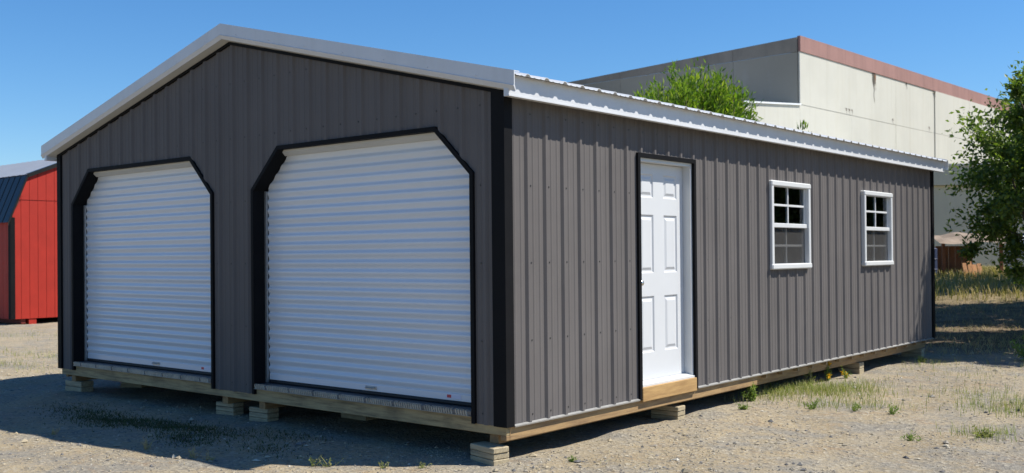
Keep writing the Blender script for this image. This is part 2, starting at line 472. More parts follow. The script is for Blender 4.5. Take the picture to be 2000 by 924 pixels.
def sheet_wall(off, lo, hi, top, bottom, openings, brk, to_world, name, mat, parent):
    """openings: list of functions u -> (z0, z1) or None ; brk: extra breakpoints"""
    us, hs = prof_points(off, lo, hi)
    seams = [off + PITCH*(0.5 + 4*k) for k in range(-3, 16)]
    allu = sorted(set([round(float(u), 5) for u in us if lo < u < hi] + [lo, hi] + [b for b in brk if lo < b < hi] + [s for s in seams if lo < s < hi]))
    bounds = [lo] + [s for s in seams if lo + 0.05 < s < hi - 0.05] + [hi]
    out = []
    for si in range(len(bounds)-1):
        mb = MB()
        for a, b in zip(allu[:-1], allu[1:]):
            if a < bounds[si] - 1e-6 or b > bounds[si+1] + 1e-6 or b - a < 1e-6: continue
            ha, hb = np.interp(a, us, hs), np.interp(b, us, hs)
            mid = 0.5*(a+b)
            cuts_a = [bottom]; cuts_b = [bottom]
            for op in openings:
                ra = op(a + 1e-6); rb = op(b - 1e-6)
                if ra is None or rb is None: continue
                cuts_a += [max(bottom, ra[0]), ra[1]]; cuts_b += [max(bottom, rb[0]), rb[1]]
            cuts_a.append(top(a)); cuts_b.append(top(b))
            for i in range(0, len(cuts_a), 2):
                if cuts_a[i+1] - cuts_a[i] < 1e-4 and cuts_b[i+1] - cuts_b[i] < 1e-4: continue
                mb.quad(to_world(a, ha, cuts_a[i]), to_world(b, hb, cuts_b[i]), to_world(b, hb, cuts_b[i+1]), to_world(a, ha, cuts_a[i+1]))
        if mb.f: out.append(mb.build(name, mat, parent))
    return out

# --- openings on the front (x positions)
TRIM = 0.035
ZT, ZC = 2.262, 1.90
FRONT_DOORS = [(-6.514+TRIM, -3.746, 0.365), (-3.088+TRIM, -0.3285, 0.377)]
def front_open(x0, x1, ch, grow=0.0):
    a, b = x0 - grow, x1 + grow
    zt, zc = ZT + grow, ZC + grow*0.41
    def f(x):
        if x < a or x > b: return None
        z = zt
        if x < a + ch: z = zc + (zt - zc)*(x - a)/ch
        if x > b - ch: z = zc + (zt - zc)*(b - x)/ch
        return (-1.0, z)
    return f, [a, a+ch, b-ch, b]
ops, brk = [], [XC]
for (x0, x1, ch) in FRONT_DOORS:
    f, bk = front_open(x0, x1, ch); ops.append(f); brk += bk
sheet_wall(-RO_F, -W, 0.0, lambda x: roof_z(x) - SOF, 0.0, ops, brk, lambda u, h, z: (u, -h, z), 'front_siding_sheet', MAT['siding'], garage)
# --- side wall with door and windows
DY0, DY1, DZT = 1.825, 2.787, 2.145
WINS = [(4.385, 5.385), (7.03, 8.03)]
WZ0, WZ1 = 1.096, 2.058
def rect_open(a, b, z0, z1):
    return lambda u: (z0, z1) if a < u < b else None
sops = [rect_open(DY0, DY1, -1.0, DZT)] + [rect_open(a+0.03, b-0.03, WZ0+0.03, WZ1-0.03) for a, b in WINS]
sbrk = [DY0, DY1] + [a+0.03 for a, b in WINS] + [b-0.03 for a, b in WINS]
sheet_wall(RO_S, 0.0, LEN, lambda u: 2.50, 0.0, sops, sbrk, lambda u, h, z: (h, u, z), 'side_siding_sheet', MAT['siding'], garage)
sheet_wall(RO_S, 0.0, LEN, lambda u: 2.50, 0.0, [], [], lambda u, h, z: (-W-h, LEN-u, z), 'far_siding_sheet', MAT['siding'], garage)
sheet_wall(-RO_F, -W, 0.0, lambda x: roof_z(x) - SOF, 0.0, [], [XC], lambda u, h, z: (-W-u, LEN+h, roof_z(u) - SOF if z > 1 else z), 'rear_siding_sheet', MAT['siding'], garage)

# --- corner trims
def L_trim(cx, cy, sx, sy, wf, ws, z1):
    mb = MB()
    # sx, sy point outward
    t = 0.024
    mb.box(min(cx - sx*wf, cx + sx*t), max(cx - sx*wf, cx + sx*t), min(cy, cy+sy*t), max(cy, cy+sy*t), 0.0, z1)
    mb.box(min(cx, cx+sx*t), max(cx, cx+sx*t), min(cy, cy-sy*ws), max(cy, cy-sy*ws), 0.0, z1 - 0.002)
    return mb.build('corner_trim', MAT['black'], garage)
L_trim(0, 0, 1, -1, 0.105, 0.07, 2.51)
L_trim(-W, 0, -1, -1, 0.06, 0.1, 2.51)
L_trim(0, LEN, 1, 1, 0.1, 0.07, 2.51)
L_trim(-W, LEN, -1, 1, 0.1, 0.1, 2.51)
# base trim at the foot of the side wall, door height trims
MB().prism([(0.0, 0.0), (0.024, -0.004), (0.026, 0.006), (0.004, 0.016)], (0, 0.075, -0.004), (0, DY0-0.03, -0.004), (1,0,0), (0,0,1)).build('base_trim', MAT['rail'], garage)
MB().prism([(0.0, 0.0), (0.024, -0.004), (0.026, 0.006), (0.004, 0.016)], (0, DY1+0.03, -0.004), (0, LEN-0.07, -0.004), (1,0,0), (0,0,1)).build('base_trim', MAT['rail'], garage)
# gable trim under the rake soffit
for s in (-1, 1):
    xe = XC + s*(W/2 - 0.01)
    MB().prism([(-0.026, 0), (0.0, 0), (0.0, -0.026), (-0.026, -0.026)], (XC, 0, roof_z(XC)-SOF-0.002), (xe, 0, roof_z(xe)-SOF-0.002), (0,1,0), (0,0,1)).build('gable_trim', MAT['black'], garage, fixn=True)

# --- screws on the siding
sm = MB()
def screw(p, ax):
    x, y, z = p; r = 0.008
    pts = [(math.cos(t)*r, math.sin(t)*r) for t in [i*math.pi/3 for i in range(6)]]
    n = len(sm.v)
    for k, d in ((1.0, 0.0), (0.7, 0.005)):
        for a, b in pts:
            sm.v.append((x + (d if ax == 'x' else a*k), y + (a*k if ax == 'x' else -d), z + b*k))
    for i in range(6):
        j = (i+1) % 6; sm.f.append((n+i, n+j, n+6+j, n+6+i))
    sm.f.append(tuple(n+6+i for i in range(6)))
for k in range(0, 42):
    u = RO_S + k*PITCH + 0.046
    for z in (0.063, 0.628, 1.221, 1.812, 2.36):
        if DY0-0.02 < u < DY1+0.02 and z < DZT: continue
        if any(a-0.01 < u < b+0.01 for a, b in WINS) and WZ0 < z < WZ1: continue
        screw((0.0, u, z), 'x')
for k in range(0, 30):
    u = -RO_F - k*PITCH - 0.046
    for z in (0.08, 0.628, 1.221, 1.812, 2.42, 2.95):
        if z > roof_z(u) - SOF - 0.08: continue
        if any(x0-0.05 < u < x1+0.05 for x0, x1, c in FRONT_DOORS) and z < ZT + 0.05: continue
        screw((u, 0.0, z), 'y')
tag(sm.build('siding_screws', MAT['screw'], garage), kind='stuff')

# --- roof sheets
def roof_side(s):
    xe = XC + s*(W/2 + 0.205)
    off = RO_S
    lo, hi = -0.10, LEN + 0.10
    us, hs = prof_points(off, lo, hi)
    seams = [off + PITCH*(0.5 + 4*k) for k in range(-3, 16)]
    allu = sorted(set([round(float(u), 5) for u in us if lo < u < hi] + [lo, hi] + [q for q in seams if lo < q < hi]))
    bounds = [lo] + [q for q in seams if lo+0.05 < q < hi-0.05] + [hi]
    for si in range(len(bounds)-1):
        mb = MB()
        for a, b in zip(allu[:-1], allu[1:]):
            if a < bounds[si]-1e-6 or b > bounds[si+1]+1e-6 or b-a < 1e-6: continue
            ha, hb = float(np.interp(a, us, hs)), float(np.interp(b, us, hs))
            for dz in (0.0, -0.004):
                q = [(XC, a, roof_z(XC)+ha+dz), (xe, a, roof_z(xe)+ha+dz), (xe, b, roof_z(xe)+hb+dz), (XC, b, roof_z(XC)+hb+dz)]
                mb.quad(*(q if (s > 0) == (dz == 0.0) else q[::-1]))
            mb.quad((xe, a, roof_z(xe)+ha), (xe, a, roof_z(xe)+ha-0.004), (xe, b, roof_z(xe)+hb-0.004), (xe, b, roof_z(xe)+hb))
        mb.build('roof_sheet', MAT['roof'], garage)
roof_side(1); roof_side(-1)
# ridge cap
mb = MB()
for s in (-1, 1):
    x1 = XC + s*0.16
    mb.quad((XC, -0.11, roof_z(XC)+0.026), (x1, -0.11, roof_z(x1)+0.024), (x1, LEN+0.11, roof_z(x1)+0.024), (XC, LEN+0.11, roof_z(XC)+0.026))
    mb.quad((x1, -0.11, roof_z(x1)+0.024), (x1, -0.11, roof_z(x1)+0.004), (x1, LEN+0.11, roof_z(x1)+0.004), (x1, LEN+0.11, roof_z(x1)+0.024))
mb.build('ridge_cap', MAT['roof'], garage)
# rake trims (front and rear), with the folded lip at the bottom
for yy, sg in ((0.0, 1), (LEN, -1)):
    for s in (-1, 1):
        xe = XC + s*(W/2 + 0.205)
        prof = [(-0.123, 0.026), (-0.123, -0.078), (-0.128, -0.084), (-0.106, -0.122), (-0.098, -0.122), (-0.115, -0.078), (-0.115, 0.018), (-0.06, 0.021), (-0.06, 0.028)]
        MB().prism([(u*sg, w) for u, w in prof], (XC, yy, roof_z(XC)), (xe, yy, roof_z(xe)), (0,1,0), (0,0,1)).build('rake_trim', MAT['white'], garage, fixn=True)
        xs = XC + s*(W/2 + 0.10)
        MB().prism([(-0.105*sg, -0.121), (-0.0005*sg, -0.135), (-0.0005*sg, -0.125), (-0.105*sg, -0.111)], (XC, yy, roof_z(XC)), (xs, yy, roof_z(xs)), (0,1,0), (0,0,1)).build('rake_soffit', MAT['soffit'], garage, fixn=True)
# rivets on the rake trim
for s in (-1, 1):
    for k in range(7):
        x = XC + s*(0.25 + k*0.5)
        z = roof_z(x) - 0.060
        MB().tube([(x, -0.1225, z), (x, -0.128, z)], [0.007, 0.005], 6).build('trim_rivet', MAT['white'], garage)
# eave fascia + soffit
for s in (-1, 1):
    a, b = XC + s*(W/2 + 0.098), XC + s*(W/2 + 0.143)
    MB().box(min(a,b), max(a,b), -0.112, LEN+0.112, 2.44, roof_z(b) - 0.008).build('eave_fascia', MAT['white'], garage)
    MB().prism([(0, 0), (0.004, 0), (0.004, -0.012), (0, -0.010)], (b, -0.112, 2.452), (b, LEN+0.112, 2.452), (s, 0, 0), (0,0,1)).build('fascia_lip', MAT['white'], garage, fixn=True)
    c = XC + s*(W/2 + 0.001)
    MB().box(min(a,c), max(a,c), 0.0, LEN, 2.462, 2.474).build('eave_soffit', MAT['soffit'], garage)

# --- floor frame: rim beams, skids
MB().bbox(-W+0.02, -0.004, 0.003, 0.043, -0.066, 0.052, 0.003).build('front_rim_beam', MAT['beamX'], garage)
MB().bbox(-0.046, -0.004, 0.045, 4.10, -0.104, 0.05, 0.003).build('side_rim_beam', MAT['beamY'], garage)
MB().bbox(-0.146, -0.104, 4.104, LEN-0.01, -0.104, 0.05, 0.003).build('side_rim_beam', MAT['beamY'], garage)
MB().bbox(-0.062, -0.004, 0.0035, 0.0445, -0.104, -0.067, 0.003).build('corner_packer', MAT['beamY'], garage)
MB().bbox(-W+0.02, -W+0.06, 0.05, LEN-0.01, -0.104, 0.05, 0.003).build('far_rim_beam', MAT['beamY'], garage)
for x in (-0.16, -3.03, -3.62, -6.62):
    MB().bbox(x-0.05, x+0.04, 0.05, LEN-0.02, -0.142, -0.0672, 0.003).build('skid', MAT['beamY'], garage)
for k in range(24):
    y = 0.4 + k*0.4
    MB().box(-W+0.065, -0.05, y, y+0.04, -0.066, 0.06).build('floor_joist', MAT['ply'], garage)
MB().box(-W+0.065, -0.05, 0.20, LEN-0.02, 0.062, 0.082).build('floor_deck', MAT['ply'], garage)

# --- roll-up doors
SL_P = 0.0825
def slat_mesh(w):
    """one corrugation of the curtain, x from 0 to w, z from 0 to SL_P, y towards -"""
    n = 15; v = []; f = []
    for i in range(n+1):
        t = i/n
        g_ = t/0.6*0.5 if t < 0.6 else 0.5 + (t-0.6)/0.4*0.5
        y = -0.0135*(0.5 - 0.5*math.cos(2*math.pi*g_))
        v += [(0, y, t*SL_P), (w, y, t*SL_P)]
    for i in range(n): f.append((2*i, 2*i+1, 2*i+3, 2*i+2))
    me = bpy.data.meshes.new('slat'); me.from_pydata(v, [], f); me.shade_smooth(); me.materials.append(MAT['curtain'])
    return me
CY = 0.135
for di, (x0, x1, ch) in enumerate(FRONT_DOORS):
    door = bpy.data.objects.new('roll_up_door', None); COL.objects.link(door); door.parent = garage
    door.location = (x0, CY, 0.10)
    door['label'] = ('white corrugated roll-up door at the far left', 'white corrugated roll-up door nearest the corner')[di]
    w = x1 - x0
    me = slat_mesh(w - 0.03 + 0.05)
    nsl = 25
    for k in range(nsl):
        o = bpy.data.objects.new('slat', me); COL.objects.link(o); o.parent = door
        o.location = (0.03, 0, 0.085 + k*SL_P)
    # curtain running back over the drum
    zt = 0.10 + 0.085 + nsl*SL_P
    n = 8; mb = MB(); pr = []
    for i in range(n+1):
        a = math.radians(78*i/n); pr.append((CY - 0.0 + 0.16*(1-math.cos(a)), zt + 0.16*math.sin(a)))
    for (ya, za), (yb, zb) in zip(pr[:-1], pr[1:]):
        mb.quad((x0+0.03, ya, za), (x1+0.02, ya, za), (x1+0.02, yb, zb), (x0+0.03, yb, zb))
    mb.build('drum_curtain', MAT['curtain'], door, smooth=True)
    # header cover seen at the top of the opening
    MB().prism([(0.0, 0.0), (0.055, -0.03), (0.075, -0.028), (0.075, 0.06), (0.0, 0.06)], (x0+ch*0.2, 0.045, ZT-0.02), (x1-ch*0.2, 0.045, ZT-0.02), (0,1,0), (0,0,1)).build('header_lip', MAT['soffit'], door, fixn=True)
    # bottom bar, astragal
    MB().bbox(x0+0.035, x1+0.015, CY-0.010, CY+0.012, 0.128, 0.187, 0.004).build('bottom_bar', MAT['curtain'], door)
    MB().bbox(x0+0.035, x1+0.015, CY-0.016, CY+0.014, 0.100, 0.127, 0.006).build('astragal', MAT['rubber'], door)
    # guide rail
    MB().box(x0+0.001, x0+0.028, CY-0.030, CY-0.012, 0.10, ZC).box(x0+0.001, x0+0.006, CY-0.012, CY+0.02, 0.10, ZC).build('guide_rail', MAT['rail'], door)
    MB().box(x1-0.004, x1+0.03, CY+0.016, CY+0.03, 0.10, ZC).build('guide_rail', MAT['rail'], door)
    # lift handle and sticker on the bottom bar, slide lock
    hx = x0 + w*(0.53 if di else 0.55)
    hb = MB()
    hb.bbox(hx-0.07, hx+0.07, CY-0.016, CY-0.011, 0.143, 0.173, 0.002)
    hb.tube([(hx-0.05, CY-0.013, 0.166), (hx-0.05, CY-0.034, 0.160), (hx+0.05, CY-0.034, 0.160), (hx+0.05, CY-0.013, 0.166)], [0.005]*4, 6)
    hb.build('lift_handle', MAT['rail'], door)
    MB().box(x1-0.40, x1-0.24, CY-0.0125, CY-0.0108, 0.145, 0.178).build('sticker', MAT['sticker_white'], door)
    MB().box(x1-0.39, x1-0.345, CY-0.0135, CY-0.0128, 0.150, 0.174).build('sticker_stripe', MAT['sticker_red'], door)
    lk = MB().bbox(x1-0.085, x1-0.005, CY-0.030, CY-0.016, 1.045, 1.060, 0.002).bbox(x1-0.075, x1-0.005, CY-0.034, CY-0.016, 1.020, 1.033, 0.002)
    lk.bbox(x1-0.06, x1-0.03, CY-0.040, CY-0.012, 1.012, 1.066, 0.003)
    lk.build('slide_lock', MAT['rail'], door)
    MB().bbox(x1-0.055, x1-0.02, CY-0.05, CY-0.018, 0.105, 0.15, 0.004).build('floor_latch', MAT['rail'], door)
    # black frame around the opening: face trim and reveal
    a0, a1 = x0, x1
    inner = [(a0, 0.0), (a0, ZC), (a0+ch, ZT), (a1-ch, ZT), (a1, ZC), (a1, 0.0)]
    g = TRIM
    outer = [(a0-g, 0.0), (a0-g, ZC+g*0.41), (a0+ch-g*0.45, ZT+g), (a1-ch+g*0.45, ZT+g), (a1+g, ZC+g*0.41), (a1+g, 0.0)]
    fm = MB()
    for i in range(5):
        (ix0, iz0), (ix1, iz1) = inner[i], inner[i+1]
        (ox0, oz0), (ox1, oz1) = outer[i], outer[i+1]
        ya, yb = -0.025, CY - 0.005
        fm.quad((ox0, ya, oz0), (ix0, ya, iz0), (ix1, ya, iz1), (ox1, ya, oz1))
        fm.quad((ix0, ya, iz0), (ix0, yb if i != 2 else 0.10, iz0), (ix1, yb if i != 2 else 0.10, iz1), (ix1, ya, iz1))
        fm.quad((ox0, ya, oz0), (ox1, ya, oz1), (ox1, 0.005, oz1), (ox0, 0.005, oz0))
    # closing boards behind the chamfers
    fm.build('opening_frame', MAT['black'], door)
    # tread plate: top painted dark as the reveal's reflection, ridged aluminium nosing
    MB().bbox(a0+0.012, a1-0.002, -0.004, CY+0.05, 0.0865, 0.0965, 0.003).build('sill_plate', MAT['sill_reflection'], door)
    MB().bbox(a0+0.012, a1-0.002, -0.031, -0.0045, 0.058, 0.0955, 0.004).build('tread_nosing', MAT['alu_dark'], door)
    MB().bbox(a0+0.010, a1-0.002, -0.038, -0.0045, 0.0525, 0.0575, 0.002).build('nosing_lip', MAT['alu'], door)
    rd = MB()
    nb = int((w-0.03)/0.026)
    for k in range(nb):
        x = a0 + 0.02 + k*0.026
        if (k % 13) == 6: continue
        rd.prism([(0,0),(0.015,0),(0.012,0.007),(0.003,0.007)], (x+0.006, -0.031, 0.058), (x-0.004, -0.031, 0.094), (1,0,0), (0,-1,0))
        rd.prism([(0,0),(0.014,0),(0.011,0.004),(0.003,0.004)], (x-0.004, -0.031, 0.0955), (x-0.009, -0.006, 0.0955), (1,0,0), (0,0,1))
    tag(rd.build('tread_ridges', MAT['alu'], door, fixn=True), kind='stuff')
    for k in range(8):
        x = a0 + 0.12 + k*(w-0.2)/7
        MB().tube([(x, -0.012, 0.0965), (x, -0.012, 0.1015)], [0.009, 0.006], 8).build('plate_bolt', MAT['rubber'], door)

# --- entry door
ed = bpy.data.objects.new('entry_door', None); COL.objects.link(ed); ed.parent = garage; ed.location = (-0.05, DY0, 0.1)
ed['label'] = 'white six-panel entry door in the side wall'
XD = -0.085
jb = MB()
jb.box(-0.13, -0.004, DY0+0.012, DY0+0.04, 0.105, DZT-0.012)
jb.box(-0.13, -0.004, DY1-0.04, DY1-0.012, 0.105, DZT-0.012)
jb.box(-0.13, -0.004, DY0+0.04, DY1-0.04, DZT-0.042, DZT-0.012)
jb.build('door_jamb', MAT['vinyl'], ed)
tr = MB()
tr.box(-0.06, 0.026, DY0-0.028, DY0+0.012, -0.004, DZT+0.026)
tr.box(-0.06, 0.026, DY1-0.012, DY1+0.022, -0.004, DZT+0.026)
tr.box(-0.06, 0.026, DY0+0.012, DY1-0.012, DZT-0.012, DZT+0.026)
tr.build('door_trim', MAT['black'], ed)
sy0, sy1, sz0, sz1 = DY0+0.042, DY1-0.042, 0.142, DZT-0.045
# panel layout (world y, z)
cy = [(sy0+0.115, sy0+0.115+0.235), (sy1-0.115-0.235, sy1-0.115)]
rz = [(0.385, 0.895), (1.105, 1.635), (1.79, 2.005)]
slab = MB()
ys = sorted([sy0, sy1] + [v for p in cy for v in p]); zs = sorted([sz0, sz1] + [v for p in rz for v in p])
for i in range(len(ys)-1):
    for j in range(len(zs)-1):
        hole = (ys[i], ys[i+1]) in cy and (zs[j], zs[j+1]) in rz
        if not hole: slab.quad((XD, ys[i], zs[j]), (XD, ys[i+1], zs[j]), (XD, ys[i+1], zs[j+1]), (XD, ys[i], zs[j+1]))
slab.box(XD-0.044, XD-0.014, sy0, sy1, sz0, sz1)
slab.build('door_slab', MAT['door'], ed)
for (a, b) in cy:
    for (c, d) in rz:
        p = MB()
        rings = [(0.0, 0.0), (0.012, -0.011), (0.026, -0.011), (0.050, -0.001)]
        R = [[(XD+dx, a+e, c+e), (XD+dx, b-e, c+e), (XD+dx, b-e, d-e), (XD+dx, a+e, d-e)] for e, dx in rings]
        for r0, r1 in zip(R[:-1], R[1:]):
            for i in range(4):
                j = (i+1) % 4; p.quad(r0[i], r0[j], r1[j], r1[i])
        p.quad(*R[-1])
        p.build('door_panel', MAT['door'], ed)
ky = sy0+0.062
kb = MB().tube([(XD, ky, 1.02), (XD+0.006, ky, 1.02)], [0.030, 0.028], 14)
kb.tube([(XD+0.006, ky, 1.02), (XD+0.028, ky, 1.02), (XD+0.034, ky, 1.02), (XD+0.050, ky, 1.02), (XD+0.062, ky, 1.02), (XD+0.066, ky, 1.02)], [0.011, 0.011, 0.022, 0.028, 0.022, 0.008], 14)
kb.build('door_knob', MAT['knob'], ed, smooth=True)
MB().tube([(XD, ky, 1.16), (XD+0.012, ky, 1.16), (XD+0.018, ky, 1.16)], [0.026, 0.024, 0.012], 14).build('deadbolt', MAT['knob'], ed)
th = MB()
th.prism([(-0.13, 0.0), (0.012, 0.0), (0.012, 0.018), (-0.05, 0.034), (-0.13, 0.038)], (0, DY0+0.012, 0.104), (0, DY1-0.012, 0.104), (1,0,0), (0,0,1))
th.build('threshold', MAT['vinyl'], ed, fixn=True)
MB().bbox(-0.0035, 0.034, DY0+0.002, DY1-0.014, -0.022, 0.1035, 0.004).build('door_step', MAT['step'], ed)

# --- windows
for wi, (a, b) in enumerate(WINS):
    wn = bpy.data.objects.new('window', None); COL.objects.link(wn); wn.parent = garage; wn.location = (0, a, WZ0)
    wn['label'] = ('white sash window nearer the entry door', 'white sash window at the far end of the wall')[wi]
    fw = 0.055; X1 = 0.048
    MB().bbox(-0.06, X1, a, a+fw, WZ0+0.05, WZ1-0.05, 0.006).build('frame_jamb', MAT['vinyl'], wn)
    MB().bbox(-0.06, X1, b-fw, b, WZ0+0.05, WZ1-0.05, 0.006).build('frame_jamb', MAT['vinyl'], wn)
    MB().bbox(-0.06, X1+0.006, a-0.006, b+0.006, WZ1-0.062, WZ1, 0.012).build('frame_head', MAT['vinyl'], wn)
    MB().bbox(-0.06, X1+0.010, a-0.006, b+0.006, WZ0, WZ0+0.062, 0.012).build('sill', MAT['vinyl'], wn)
    zm = 0.5*(WZ0+WZ1)
    ia, ib = a+fw+0.002, b-fw-0.002
    MB().bbox(-0.045, 0.026, ia, ib, zm-0.026, zm+0.022, 0.005).build('meeting_rail', MAT['vinyl'], wn)
    for up in (0, 1):
        xg = -0.008 if up else -0.030
        z0, z1 = (zm+0.024, WZ1-0.064) if up else (WZ0+0.064, zm-0.028)
        st = 0.022
        MB().box(xg-0.012, xg+0.014, ia, ia+st, z0, z1).build('sash_stile', MAT['vinyl'], wn)
        MB().box(xg-0.012, xg+0.014, ib-st, ib, z0, z1).build('sash_stile', MAT['vinyl'], wn)
        ym, zq = 0.5*(ia+ib), 0.5*(z0+z1)
        MB().bbox(xg-0.006, xg+0.010, ym-0.011, ym+0.011, z0, z1, 0.003).build('muntin', MAT['vinyl'], wn)
        MB().bbox(xg-0.0055, xg+0.0095, ia+st, ym-0.011, zq-0.012, zq+0.012, 0.003).build('muntin', MAT['vinyl'], wn)
        MB().bbox(xg-0.0055, xg+0.0095, ym+0.011, ib-st, zq-0.012, zq+0.012, 0.003).build('muntin', MAT['vinyl'], wn)
        for (p, q) in ((ia+st, ym-0.011), (ym+0.011, ib-st)):
            for (r, s2) in ((z0, zq-0.012), (zq+0.012, z1)):
                MB().box(xg-0.003, xg+0.001, p, q, r, s2).build('pane', MAT['glass'], wn)
        if not up:
            MB().box(xg+0.024, xg+0.0255, ia, ib, z0, z1).build('insect_screen', MAT['screen'], wn)

for a, b in WINS:
    MB().box(-0.25, -0.066, b-0.055, b-0.015, 0.09, 2.42).build('trimmer_stud', MAT['stud'], garage)
# --- framing inside, seen through the windows
for (x, y) in [(-0.06, v) for v in (0.6, 1.2, 3.2, 4.0, 4.33, 5.44, 6.2, 6.97, 8.09, 8.9)] + [(-W+0.09, 0.4+0.6*k) for k in range(16)]:
    MB().box(x-0.085, x, y-0.02, y+0.02, 0.09, 2.42).build('wall_stud', MAT['stud'], garage)
for (x, y) in ((-0.9, 5.35), (-1.0, 8.15), (-2.6, 5.9), (-2.6, 8.8)):
    MB().box(x-0.06, x+0.06, y-0.045, y+0.045, 0.09, 2.6).build('interior_post', MAT['stud'], garage)
for k in range(12):
    y = 0.5 + k*0.8
    t = MB().box(-W+0.1, -0.1, y, y+0.04, 2.33, 2.43)
    t.build('ceiling_tie', MAT['stud'], garage)

# ------------------------------------------------------------------ timber blocks under the garage
def block(x, y, rz, lx, ly, h, n, label):
    gz = float(gheight(x, y)) - 0.012
    b = empty('timber_block', (x, y, gz), label, 'block', 'timber blocks under the garage')
    b.rotation_euler = (0, 0, rz)
    hh = (h - gz)/n
    for k in range(n):
        j = rnd.uniform(-0.006, 0.006)
        mb = MB().bbox(-lx/2+j, lx/2+j, -ly/2-j, ly/2-j, k*hh+0.0015, (k+1)*hh-0.0015, 0.005)
        me = bpy.data.meshes.new('block_board'); me.from_pydata(mb.v, [], mb.f); me.materials.append(MAT['block'])
        o = bpy.data.objects.new('block_board', me); COL.objects.link(o); o.parent = b
block(-0.160, -0.010, -0.20, 0.29, 0.15, -0.143, 3, 'stacked timber block under the near corner of the garage')
block(-3.700, 0.155, 0.06, 0.27, 0.13, -0.143, 3, 'stacked timber block under the pier between the doors, on its left')
block(-3.130, 0.140, 0.04, 0.27, 0.14, -0.143, 3, 'stacked timber block under the pier between the doors, on its right')
block(-6.650, 0.130, 0.06, 0.34, 0.16, -0.143, 2, 'pale timber block under the far left front corner')
block(-0.150, 2.545, 0.02, 0.29, 0.14, -0.143, 3, 'timber block below the white entry door')
block(-0.220, 7.20, -0.03, 0.29, 0.14, -0.143, 2, 'timber block under the side wall below the second window')
block(-0.220, 9.55, 0.04, 0.29, 0.14, -0.143, 2, 'timber block under the far end of the side wall')
block(-6.45, 0.75, 0.3, 0.32, 0.2, -0.143, 2, 'dark timber block set back under the left roll-up door')
block(-2.45, 0.75, 0.1, 0.32, 0.2, -0.143, 2, 'dark timber block set back under the right roll-up door')

# ------------------------------------------------------------------ red barn shed on the left
SX = -19.5
y0, yr = 5.10, 6.90
y1 = 2*yr - y0
ZB, ZE, ZK, ZR = -0.135, 2.27, 3.27, 3.84
yk = y0 + 0.40
red = empty('red_barn_shed', (SX, yr, GZ), 'red gambrel-roofed storage shed with dark roof, sky glare coloured into its upper slopes', 'shed')
def gab_z(y):
    d = abs(y - yr); kk = yr - yk
    return ZR - (ZR-ZK)*d/kk if d < kk else ZK - (ZK-ZE)*(d-kk)/(yk-y0)
# gable boards: panels between grooves; upper and lower sheet
ZSEAM = 2.69
edges = [y0+0.03 + 0.203*k for k in range(18)]
edges = [e for e in edges if e < y1-0.05] + [y1-0.03]
for a, b in zip(edges[:-1], edges[1:]):
    pa, pb = a+0.004, b-0.004
    q = MB(); X = SX
    pts = [(pa, ZB), (pb, ZB), (pb, min(ZSEAM-0.008, gab_z(pb))), (pa, min(ZSEAM-0.008, gab_z(pa)))]
    q.prism([(p[0], p[1]) for p in pts], (X-0.012, 0, 0), (X, 0, 0), (0,1,0), (0,0,1))
    q.build('gable_board', MAT['red'], red, fixn=True)
    lo = ZSEAM+0.008
    top = [(pb, gab_z(pb)), (pa, gab_z(pa))]
    if pa < yr < pb: top = [(pb, gab_z(pb)), (yr, gab_z(yr)), (pa, gab_z(pa))]
    if pa < yk < pb: top = [(pb, gab_z(pb)), (yk, gab_z(yk)), (pa, max(lo, gab_z(pa)))]
    if max(z for _, z in top) > lo + 0.02:
        ql, qr = pa, pb
        ys_ = y0 + (lo - ZE)/(ZK - ZE)*(yk - y0)
        if gab_z(pa) < lo: ql = ys_ + 0.004
        if gab_z(pb) < lo: qr = 2*yr - ys_ - 0.004
        pts = [(ql, lo), (qr, lo)] + [(min(max(yy, ql), qr), max(lo+0.001, z)) for yy, z in top]
        MB().prism(pts, (X-0.012, 0, 0), (X+0.002, 0, 0), (0,1,0), (0,0,1)).build('gable_board', MAT['red'], red, fixn=True)
prof = [(y0+0.02, ZB+0.01), (y1-0.02, ZB+0.01), (y1-0.02, ZE-0.02), (2*yr-yk, ZK-0.03), (yr, ZR-0.03), (yk, ZK-0.03), (y0+0.02, ZE-0.02)]
MB().prism(prof, (SX-6.0, 0, 0), (SX-0.013, 0, 0), (0,1,0), (0,0,1)).build('shed_body', MAT['redgroove'], red, fixn=True)
for k in range(28):
    a = SX - 0.02 - k*0.21
    MB().box(a-0.203, a-0.004, y0, y0+0.018, ZB, ZE-0.03).build('side_board', MAT['red'], red)
MB().box(SX-0.11, SX+0.016, y0-0.022, y0-0.002, ZB, ZE+0.02).box(SX+0.003, SX+0.016, y0-0.002, y0+0.085, ZB, ZE).build('corner_board', MAT['black'], red)
